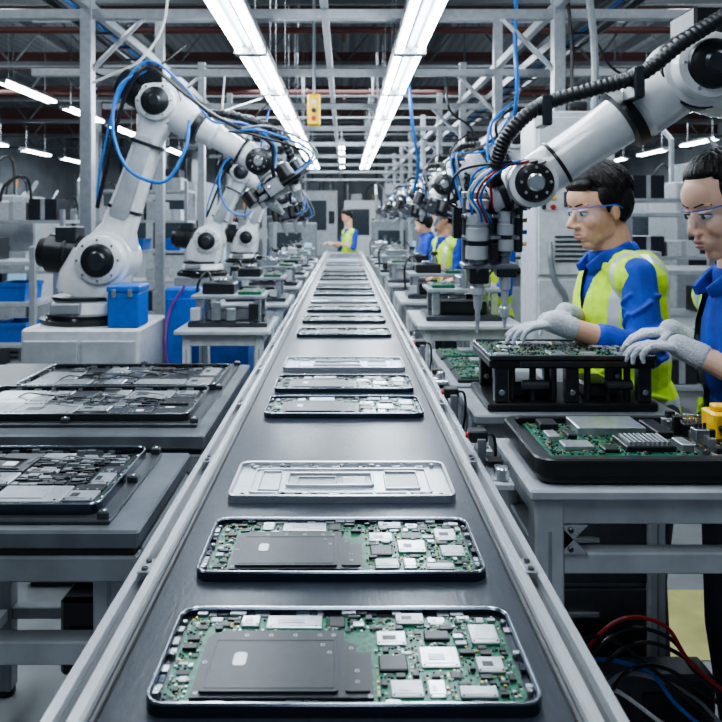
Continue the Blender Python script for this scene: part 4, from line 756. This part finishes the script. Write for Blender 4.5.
# ------------------------------------------------------------------ racks and machines in the hall
def rack(label,x0,x1,y0,y1,h,lv,grp,short,blue=(),hs=1.,step=.24):
    r=thing('shelf_rack',label,'shelf',((x0+x1)/2,(y0+y1)/2,0),grp)
    for x in (x0,x1-.04):
        for y in (y0,y1-.04): b=B(); b.box(x,x+.04,y,y+.04,0,h,GAN,.003); b.build('post',r)
    for i in range(lv):
        z=.2+i*(h-.3)/(lv-1); b=B(); b.box(x0+.005,x1-.005,y0+.005,y1-.005,z-.03,z,LGREY,.003); b.build('shelf',r)
        n_=max(2,int((x1-x0)/step)); rg=random.Random(int(x0*50)+i*7+int(y0*3))
        for k in range(n_):
            xa=x0+.06+k*(x1-x0-.12)/n_; xb=xa+(x1-x0-.12)/n_-.03; hh=rg.uniform(.08,.16)*hs
            lab='%s from left on the %s shelf up of the %s'%(FO[k],FO[i],short)
            if rg.random()<.28: continue
            if i in blue: bin_('storage_bin','blue bin, '+lab,xa,xb,y0+.06,y1-.1,z,z+hh*.8,BLUE,'blue bins on racks',.01)
            else:
                mm=rg.choice([GREYP,DKM,WHITE,LGREY,DKM]); nm={GREYP:'grey box',DKM:'dark box',WHITE:'white box',LGREY:'pale box'}[mm]
                b=B(); b.box(xa,xb,y0+.06,y1-.1,z,z+hh,mm,.004); b.box((xa+xb)/2-.02,(xa+xb)/2+.02,y0+.058,y1-.098,z+hh*.02,z+hh+.001,LGREY,0); b.build('storage_box',None,nm+', '+lab,'box','boxes on racks')
rack('open grey rack with blue bins at the left frame edge',-2.95,-2.1,4.9,5.35,1.42,5,'racks on the left','left edge rack',(2,3))
rack('low rack behind the left edge rack',-3.9,-2.6,6.7,7.2,1.7,4,'racks on the left','hidden left rack',(),1.4,.3)
rack('tall rack in the left aisle behind the middle left robot',-3.0,-1.8,8.3,8.8,2.05,6,'racks on the left','left aisle rack',(3,),1.5,.24)
rack('rack behind the big right robot',1.75,2.55,4.5,5.0,1.75,5,'racks on the right','right robot rack',(2,),1.3)
rack('far right rack beside the hall column',2.6,3.7,6.6,7.1,1.9,4,'racks on the right','far right rack',(),1.5,.3)
rack('tall open rack past the belt end on the left',-2.2,-.9,16.4,16.9,2.3,5,'racks past the belt end','left end rack',(1,),2,.42)
rack('tall open rack past the belt end on the right',.9,2.2,16.4,16.9,2.3,5,'racks past the belt end','right end rack',(3,),2,.42)
def machine(label,x,y,w,d,h,seed,grp):
    rg=random.Random(seed); r=thing('machine_cabinet',label,'machine',(x,y,0),grp); m=rg.choice([WHITE,LGREY,GREYP,GREYP])
    b=B(); b.box(x-w/2,x+w/2,y-d/2,y+d/2,.08,h,m,.015); b.box(x-w/2+.04,x+w/2-.04,y-d/2+.04,y+d/2-.04,0,.08,BLK,.003); b.build('body',r)
    b=B(); b.box(x-w*.38,x+w*.2,y-d/2-.012,y-d/2+.004,h*.52,h*.88,DGLASS,.004); b.build('window',r)
    b=B(); b.box(x+w*.26,x+w*.42,y-d/2-.03,y-d/2+.004,h*.6,h*.75,SCRN if rg.random()<.5 else BLK,.005); b.build('control_panel',r)
    b=B()
    for k in range(5): b.box(x-w*.35,x+w*.35,y-d/2-.008,y-d/2+.002,h*.12+k*.05,h*.12+k*.05+.025,FRM,.002)
    b.build('vent',r)
    b=B(); b.cyl((x+w*.3,y,h),(x+w*.3,y,h+.12),.02,LGREY,10); b.cyl((x+w*.3,y,h+.12),(x+w*.3,y,h+.2),.028,rg.choice([ORA,YEL,REDC,WHITE]),12); b.build('signal_light',r)
    b=B(); b.box(x-w*.3,x,y-d*.3,y+d*.3,h,h+rg.uniform(.1,.35),rg.choice([GREYP,LGREY,DKM]),.01); b.build('top_unit',r)
    b=B(); b.tube([(x-w*.4,y,h),(x-w*.4,y,h+.5),(x-w*.4,y+.3,h+.7)],.03,DUCT,10); b.build('pipe',r)
    b=B(); b.tube(spl([(x+w*.1,y-d*.3,h),(x+w*.15,y-d*.3,h+.35),(x+w*.35,y-d*.2,h+.4),(x+w*.45,y-d*.4,h*.7)]),.015,BLK,8); b.build('cable',r)
rg=random.Random(9); n_=0
for side,sg in (('left',-1),('right',1)):
    for i in range(6):
        for j in range(3):
            x=sg*(2.45+j*1.85+rg.uniform(-.15,.15)); y=8.6+i*2.1+rg.uniform(-.3,.3)
            if j==0 and i==4: y=18.0
            if j==0 and i==5: y=20.0
            if j==0 and i==3: y=14.6
            if j==0 and 2<i<6: x=sg*3.05
            w_,d_,h_=rg.uniform(.9,1.3)*(.9 if j==0 else 1),rg.uniform(.7,1),rg.uniform(1.4,2.2); n_+=1
            if side=='left' and i==0 and j==0: continue
            machine('machine cabinet %s of the belt, %s row back, %s out from the belt'%(side,FO[i],FO[j]),x,y,w_,d_,h_,n_-1,'machine cabinets in the hall')
for j,x in enumerate((-3.7,-4.9,-6.4)): machine('grey machine behind the left racks, %s from the belt'%ORD[j],x,7.75 if j==0 else 6.8,1.1,.8,1.6+.1*j,70+j,'machine cabinets in the hall')
for j,(x,y,w_,h_) in enumerate(((-1.0,14.3,.9,1.55),(1.0,14.3,.9,1.6))): machine('low machine just past the belt end on the %s'%('left','right')[j],x,y,w_,.8,h_,80+j,'machine cabinets in the hall')
for j,(x,h_) in enumerate(((-.75,2.5),(.55,2.2),(1.75,2.7))): machine('tall machine against the back wall beyond the belt, %s from left'%FO[j],x,22.3,1.1,.9,h_,90+j,'machine cabinets in the hall')
# ------------------------------------------------------------------ people
def headprims(b,Hc,f,l,u,h,m,fem=0):
    ws=1-.07*fem
    P=lambda x,y,z: Hc+(f*x+l*y*ws+u*z)*h
    E=lambda c,r: b.ell(P(*c),[r[0]*h,r[1]*h*ws,r[2]*h],m,(f,l,u),24,16)
    j=1-.12*fem
    E((-.05,0,.13),(.39,.305,.35)); E((.085,0,-.06),(.245,.24*j+.01,.34)); E((.10,0,-.28),(.19,.185*j,.17)); E((.21,0,-.395),(.085,.085*j,.075))
    E((-.02,0,-.18),(.25,.225,.2)); E((.16,0,-.2),(.18,.19*j,.2))
    for s in (-1,1):
        E((.195,s*.13,-.12),(.115,.095,.12)); E((-.03,s*.29,-.05),(.055,.032,.10)); E((.375,s*.042,-.155),(.045,.034,.030)); E((.02,s*.155*j,-.25),(.14,.065,.12))
        E((.26,s*.10,.09),(.06,.09,.03+.0))
    E((.25,0,.16),(.095,.19,.16))
    b.cap(P(.315,0,.03),P(.425-.025*fem,0,-.125),.028*h,(.045-.008*fem)*h,m); E((.33,0,-.235),(.045,.08,.028)); E((.318,0,-.298),(.047,.07,.034)); E((.28,0,-.26),(.08,.11,.08))
def hand(b,Wr,d,nn,s,L,curl,m,cuff=True):
    d=V(d).normalized(); nn=V(nn); nn=(nn-d*nn.dot(d)).normalized(); s=V(s); s=(s-d*s.dot(d)-nn*s.dot(nn)).normalized(); q=L/.19
    b.ell(Wr+d*.27*L,(.26*L,.038*q,.015*q),m,(d,s,nn))
    for (o,kf,ln,ca) in ((.030,.48,.39,.7),(.0095,.51,.44,1.),(-.0115,.49,.40,1.2),(-.031,.44,.31,1.4)):
        K=Wr+d*kf*L+s*o*q; b.cap(Wr+d*.06*L+s*o*.55*q,K,.014*q,.0112*q,m,10,4)
        p=K; a=0; dd=(d+s*o*4).normalized()
        for fr,rad in ((.46,.0100),(.30,.0090),(.24,.0078)):
            a+=curl*ca; dr=dd*math.cos(a)+nn*math.sin(a); p2=p+dr*ln*L*fr; b.cap(p,p2,rad*q,rad*.9*q,m,10,4); p=p2
    p=Wr+d*.12*L+s*.02*q
    for v,ln,rad in ((s*.75+d*.65+nn*.3,.22,.0130),(s*.35+d*.9+nn*.4,.17,.0108),(s*.1+d*.95+nn*.45,.13,.0092)):
        p2=p+v.normalized()*ln*L; b.cap(p,p2,rad*q,rad*.92*q,m,10,4); p=p2
def person(label,Q,group=None):
    k=Q['h']/.24; f=V((math.cos(Q['yaw']),math.sin(Q['yaw']),0)); l=V((-f.y,f.x,0)); up=V((0,0,1)); fem=Q.get('fem',0); SK=SKIN_LIT if fem else SKIN
    pel,ch,nk,Hc=[V(Q[x]) for x in ('pel','chest','neck','head')]; hi=Q.get('hi',True); bw=Q.get('bw',1.)
    hf=V((math.cos(Q['hyaw'])*math.cos(Q['hp']),math.sin(Q['hyaw'])*math.cos(Q['hp']),math.sin(Q['hp']))); hl=V((-math.sin(Q['hyaw']),math.cos(Q['hyaw']),0)); hu=hf.cross(hl); h=Q['h']
    r=thing('person',label,'person',(pel.x,pel.y,0),group)
    arms=[(V(Q['sl']),V(Q['el']),V(Q['wl'])),(V(Q['sr']),V(Q['er']),V(Q['wr']))]
    bas=(f,l,up); kw=k*bw
    def torso(b,i,m,low=True,se=.9):
        b.ell(ch,(.108*k+i,.152*kw+i,.19*k+i),m,bas); b.ell(ch.lerp(pel,.5),(.10*k+i,.138*kw+i,.2*k+i),m,bas); b.ell(ch+up*.09*k-f*.015*k,(.088*k+i,.145*kw+i,.10*k+i),m,bas)
        if low: b.ell(pel,(.11*k+i,.15*kw+i,.13*k+i),m,bas)
        for s,e,w in arms: b.cap(nk.lerp(s,.2)-up*.03*k,nk.lerp(s,se)-up*.022*k,.044*k+i,.040*k+i,m)
    def legs(b,i,m,foot):
        for s in (-1,1):
            hp=pel+l*s*.09*k-up*.04; kn=V((hp.x+f.x*.02,hp.y+f.y*.02,.5)); an=V((hp.x-f.x*.02,hp.y-f.y*.02,.09))
            b.cap(hp,kn,.085*k+i,.058*k+i,m); b.cap(kn,an,.056*k+i,.04*k+i,m)
            if foot: b.ell(V((an.x,an.y,.04))+f*.05,(.125*k,.045*k,.04),m,bas)
    b=B(); torso(b,0,SK); legs(b,0,SK,True); b.cap(nk-up*.05*k,Hc-hf*.1*h-hu*.3*h,.062*k*bw,.055*k*bw,SK); headprims(b,Hc,hf,hl,hu,h,SK,fem)
    for s,e,w in arms: b.cap(s,e,.043*k*bw,.037*k*bw,SK); b.cap(e,w,.038*k*bw,.026*k,SK)
    if not Q.get('glove'):
        for (s,e,w),dr,th in zip(arms,Q['hd'],Q['th']): hand(b,w,dr,(0,0,-1),th,.18*k,.25,SK,False)
    soft(b,'body',r,.0032 if hi else .011,6 if hi else 2,label=None,mats=[SK])
    b=B(); b.ell(pel,(.125*k,.165*kw,.14*k),NAVY,bas); legs(b,.02,NAVY,False); soft(b,'trousers',r,.012,4)
    for s in (-1,1):
        an=pel+l*s*.09*k; b=B(); b.link(V((an.x,an.y,.045))-f*.1,V((an.x,an.y,.045))+f*.19,up,[(0,.03,.03),(.1,.045,.045),(.5,.045,.05),(.85,.035,.05),(1,.02,.03)],SHOE); b.build('shoe',r)
    rg=random.Random(3)
    b=B(); torso(b,.007,BLUF,se=.98); lsl=Q.get('sleeve',.45)
    for s,e,w in arms:
        b.cap(s,e,.048*k,.045*k,BLUF)
        if lsl>0: b.cap(e,e.lerp(w,lsl),.045*k,.039*k,BLUF)
        for j in range(17):
            t=.2+.047*j; p=s.lerp(e,t); ax=(e-s).normalized(); o1=ax.orthogonal().normalized(); o2=ax.cross(o1); a=rg.uniform(0,6.28); a2=a+rg.uniform(.9,1.6)
            R_=.048*k; am=(a+a2)/2; dz=rg.uniform(.015,.05)*k
            b.tube(spl([p+(o1*math.cos(a)+o2*math.sin(a))*R_,p+ax*dz*.6+(o1*math.cos(am)+o2*math.sin(am))*R_*1.03,p+ax*dz+(o1*math.cos(a2)+o2*math.sin(a2))*R_],5),.006*k,BLUF,6)
    b.rev(nk-up*.045*k-f*.005,up*.9+f*.22,[(0,.082*k*bw),(.05*k,.072*k*bw),(.062*k,.066*k*bw)],BLUF,20)
    soft(b,'shirt',r,.0042 if hi else .012,2)
    if hi:
        for s in (-1,1):
            b=B(); b.link(nk+up*.014*k+l*s*.064*k-f*.02*k,nk-up*.05*k+f*.098*k+l*s*.03*k,up,[(0,.02*k,.010*k),(.6,.026*k,.010*k),(1,.012*k,.007*k)],BLUF); b.build('collar',r)
    if Q.get('vest',True):
        op=Q.get('open',0)
        b=B(); torso(b,.021,HIV,se=.84)
        for s,e,w in arms:   # shoulder cap of the vest, cleanly covering the sleeve head
            b.cap(nk.lerp(s,.5)-up*.025*k,nk.lerp(s,.9)-up*.018*k,.060*k,.060*k,HIV)
        for j in range(18):
            z=rg.uniform(-.02,.24); a=rg.uniform(-2.2,2.2); c=pel.lerp(ch,min(1,max(0,z/.3))); R1=.118*k+.013; R2=.155*kw+.013
            p=c+f*math.cos(a)*R1+l*math.sin(a)*R2; a+=.35; q=c+f*math.cos(a)*R1+l*math.sin(a)*R2+up*rg.uniform(-.09,.09); b.cap(p,q,.010,.006,HIV,8,3)
        z0=pel.z-.06
        def kill(c):
            q=c-nk; u_=q.z; fw=q.dot(f); sd=abs(q.dot(l))
            if c.z<z0: return True
            if u_>-.03*k and sd<.078*k: return True
            if op and (c-ch).dot(f)>0 and sd<op: return True
            return fw>0 and u_>-.17*k and sd<.055*k*(1+u_/(.17*k))+.002
        def pred(c):
            q=c-nk; u_=q.z/k; sd=abs(q.dot(l))/k
            if -.305<u_<-.275 or -.44<u_<-.41: return 1
            return 1 if (.096<sd<.120 and u_>-.275) else 0
        soft(b,'safety_vest',r,.0042 if hi else .012,3,kill=kill,pred=pred,mats=[HIV,REFL])
    ws=1-.07*fem
    P=lambda x,y,z: Hc+(hf*x+hl*y*ws+hu*z)*h
    back=Q['hair']!='short'; iv=1. if hi else 1.07
    b=B(); E=lambda c,rd: b.ell(P(*c),[rd[0]*h*iv,rd[1]*h*iv*ws,rd[2]*h*iv],HAIR,(hf,hl,hu))
    E((-.08-.02*fem,0,.24),(.375-.015*fem,.32,.268)); E((-.2,0,.06),(.25,.31,.32))
    for s in (-1,1):
        if back: E((.02,s*.25,.19),(.16,.07,.16)); E((-.10,s*.272,.04),(.13,.045,.17)); E((-.17,s*.26,-.05),(.12,.05,.14))
        else: E((-.02,s*.268,.16),(.18,.058,.16)); E((-.16,s*.265,.02),(.12,.05,.17)); E((.05,s*.275,.04),(.03,.026,.09))
    if back: E((.09,0,.36),(.18,.21,.115)); E((-.47,0,.10),(.15,.14,.15)); E((-.42,0,.08),(.12,.1,.1)); b.cap(P(-.55,0,.06),P(-.60,0,-.25),.085*h,.05*h,HAIR)
    else: E((.12,0,.385),(.20,.245,.135)); E((.22,.03,.325),(.12,.21,.10)); E((.20,-.06,.33),(.12,.16,.095))
    if hi:
        for j in range(520):
            a=rg.uniform(-PI,PI); fr=math.cos(a)
            pmax=(1.22 if not back else 1.02)+.62*min(1,1-fr)+.42*max(0,-fr)
            p0=rg.uniform(.02,1.1); p1=min(pmax*rg.uniform(.86,1.07),p0+rg.uniform(.4,.9))
            if p1<p0+.1: continue
            pp=[]; lift=rg.uniform(.006,.046 if not back else .02)
            for q in range(4):
                ph=p0+(p1-p0)*q/3; aa=a+(.38*q/3 if not back else 0)
                x=-.072+(.37+lift)*math.sin(ph)*math.cos(aa); y=(.315+lift*.6)*math.sin(ph)*math.sin(aa); z=.205+(.318+lift*1.4)*math.cos(ph); pp.append(P(x,y,z))
            for q in range(3): b.cap(pp[q],pp[q+1],(.0135-.003*q)*h,(.0105-.003*q)*h,HAIR,7,2)
    soft(b,'hair',r,.0025 if hi else .011,1,fac=.25)
    if hi:
        for s in (-1,1):
            b=B(); b.ell(P(.272,s*.112,0),(.06*h,.058*h,.034*h),EYE,(hf,hl,hu)); e_=b.build('eye',r); b=B(); b.ell(P(.318,s*.116,-.006),(.018*h,.025*h,.027*h),IRIS,(hf,hl,hu)); b.build('iris',e_)
            b2=B(); b2.ell(P(.274,s*.112,.030),(.062*h,.066*h,.022*h),SK,(hf,hl,hu)); b2.build('eyelid',r)
            b2=B(); b2.tube(spl([P(.315,s*.06,.012),P(.335,s*.105,.02),P(.31,s*.155,.014),P(.27,s*.18,.0)],5),.006*h,HAIR,6); b2.build('eyelash',r)
            b=B(); wE=.010-.003*fem; b.cap(P(.332,s*.045,.088),P(.312,s*.13,.108),wE*h,(wE+.001)*h,HAIR); b.cap(P(.312,s*.13,.108),P(.257,s*.185,.09),(wE+.001)*h,.006*h,HAIR); b.build('eyebrow',r)
        b=B(); b.ell(P(.352,0,-.238),(.030*h,.062*h,(.015+.003*fem)*h),LIP,(hf,hl,hu)); b.ell(P(.342,0,-.284),(.034*h,.056*h,(.019+.003*fem)*h),LIP,(hf,hl,hu)); b.build('lips',r)
        top=[]
        for i in range(15):
            a=-1.3+2.6*i/14; top.append((.075+.315*math.cos(a),.275*math.sin(a)))
        g=B(); vs=[]
        for (x,y) in top:
            dz=.05*(1-abs(y)/.28); vs.append(P(x+.005,y,.06)); vs.append(P(x+.012,y,-.085-dz*.5))
        g.add(vs,[[2*i,2*i+1,2*i+3,2*i+2] for i in range(14)],LENS); gl=g.build('safety_glasses',r)
        g=B(); g.tube([P(x+.006,y,.062) for x,y in top],.0065*h,GFR,8)
        for s in (-1,1): g.tube(spl([P(.165,s*.268,.055),P(.08,s*.31,.045),P(-.02,s*.335,.03),P(-.1,s*.325,-.02)],5),.009*h,GFR,8)
        g.build('glasses_frame',gl)
    if Q.get('glove'):
        for (s,e,w),dr,th,cu in zip(arms,Q['hd'],Q['th'],Q['curl']):
            b=B(); hand(b,w,dr,(0,0,-1),th,.15*k,cu,GLV); fd=(w-e).normalized()
            b.cap(w+fd*.01,w-fd*.045,.0275*k,.0300*k,GLV)
            for j in range(3): b.rev(w-fd*(.05-.010*j),fd,[(-.004,.0290*k),(0,.0310*k),(.004,.0290*k)],GLV,16)
            soft(b,'glove',r,.0028,2)
    return r
person('man in blue shirt, yellow-green vest and white gloves working at the large board',dict(h=.265,yaw=PI+.12,hyaw=PI+.30,hp=-.20,
    pel=(.935,2.37,1.0),chest=(.90,2.36,1.30),neck=(.878,2.34,1.50),head=(.815,2.32,1.638),
    sl=(.885,2.175,1.435),el=(.88,2.10,1.215),wl=(.605,2.06,1.305),sr=(.88,2.52,1.435),er=(.90,2.52,1.22),wr=(.70,2.27,1.31),
    hd=[(-1,.02,-.10),(-.8,-.55,-.1)],th=[(0,1,.1),(-.3,-1,.1)],curl=[.34,.34],glove=True,sleeve=.5,hair='short'))
person('woman in blue uniform with safety glasses and tied dark hair at the right edge',dict(h=.265,yaw=PI,hyaw=PI+.26,hp=-.30,bw=.86,fem=1,
    pel=(1.08,1.84,.98),chest=(1.045,1.83,1.28),neck=(1.01,1.82,1.475),head=(.942,1.80,1.635),
    sl=(1.01,1.69,1.41),el=(1.05,1.70,1.18),wl=(.86,1.83,1.276),sr=(1.01,1.965,1.41),er=(1.07,1.98,1.19),wr=(.90,1.97,1.295),
    hd=[(-.95,.32,.05),(-1,.05,-.04)],th=[(0,1,.15),(0,-1,.15)],curl=[.44,.34],glove=True,sleeve=-1,hair='tied',vest=True,open=.085))
def far(label,x,y,yaw,vest,hair,z=1.62,kk=.235):
    f=V((math.cos(yaw),math.sin(yaw),0)); l=V((-f.y,f.x,0)); o=V((x,y,0)); u=V((0,0,1))
    sh=lambda s:o+l*s*.19+u*1.40; el=lambda s:o+l*s*.22+f*.05+u*1.14; wr=lambda s:o+l*s*.14+f*.30+u*1.22
    person(label,dict(h=kk,yaw=yaw,hyaw=yaw,hp=-.25,pel=o+u*.95,chest=o+f*.01+u*1.25,neck=o+f*.02+u*1.45,head=o+f*.06+u*(z-.05),sl=sh(1),el=el(1),wl=wr(1),sr=sh(-1),er=el(-1),wr=wr(-1),hd=[f*1.0-l*.2,f+l*.2],th=[-l,l],hair=hair,vest=vest,hi=False,sleeve=.2),'workers at the far end')
far('far worker in yellow vest standing behind the end of the belt',.10,12.2,PI+.5,True,'short',1.72)
far('far worker in yellow vest half hidden behind the big robot tool',1.0,4.85,PI+.35,True,'short',1.60)
far('far worker in yellow vest between the second and third right robots',.92,6.4,PI+.4,True,'short',1.66)
far('far worker in plain blue shirt on the right, behind the vested worker',.95,8.1,PI,False,'tied',1.60)
# ------------------------------------------------------------------ light, camera
w=bpy.data.worlds.new('World'); sc.world=w; w.use_nodes=True; w.node_tree.nodes['Background'].inputs[0].default_value=(.64,.79,1.0,1); w.node_tree.nodes['Background'].inputs[1].default_value=.24
def area(name,loc,sx,sy,e,rot=(0,0,0),col=(.84,.93,1)):
    L=bpy.data.lights.new(name,'AREA'); L.shape='RECTANGLE'; L.size=sx; L.size_y=sy; L.energy=e; L.color=col
    o=bpy.data.objects.new(name,L); C.objects.link(o); o.location=loc; o.rotation_euler=rot
area('added_fill_light',(0,.5,3.2),.5,2.0,42); area('added_fill_light',(-2.6,3,4.2),.6,4,100); area('added_fill_light',(2.6,3,4.2),.6,4,100)  # unseen area lamps added as fill over the front and sides
for x in (-5.5,0,5.5):
    for y in (9,14,19): area('added_fill_light',(x,y,3.4),2.5,2.5,145)  # more added fill, there to brighten the far hall
for x in (-4,4):
    for y in (7,12,18): area('added_ceiling_fill',(x,y,3.15),1.5,4,26,(PI,0,0))  # upward lamps added to lift the dark ceiling, not real fixtures
cam=bpy.data.cameras.new('Camera'); co=bpy.data.objects.new('Camera',cam); C.objects.link(co); co.location=(0,0,1.6); co.rotation_euler=(PI/2,0,0)
cam.lens=36; cam.sensor_width=36; cam.shift_x=.0235; cam.shift_y=-.195; cam.clip_start=.05
cam.dof.use_dof=True; cam.dof.focus_distance=1.35; cam.dof.aperture_fstop=8
sc.camera=co
try: sc.view_settings.look='AgX - Medium High Contrast'
except Exception as e: print(e)
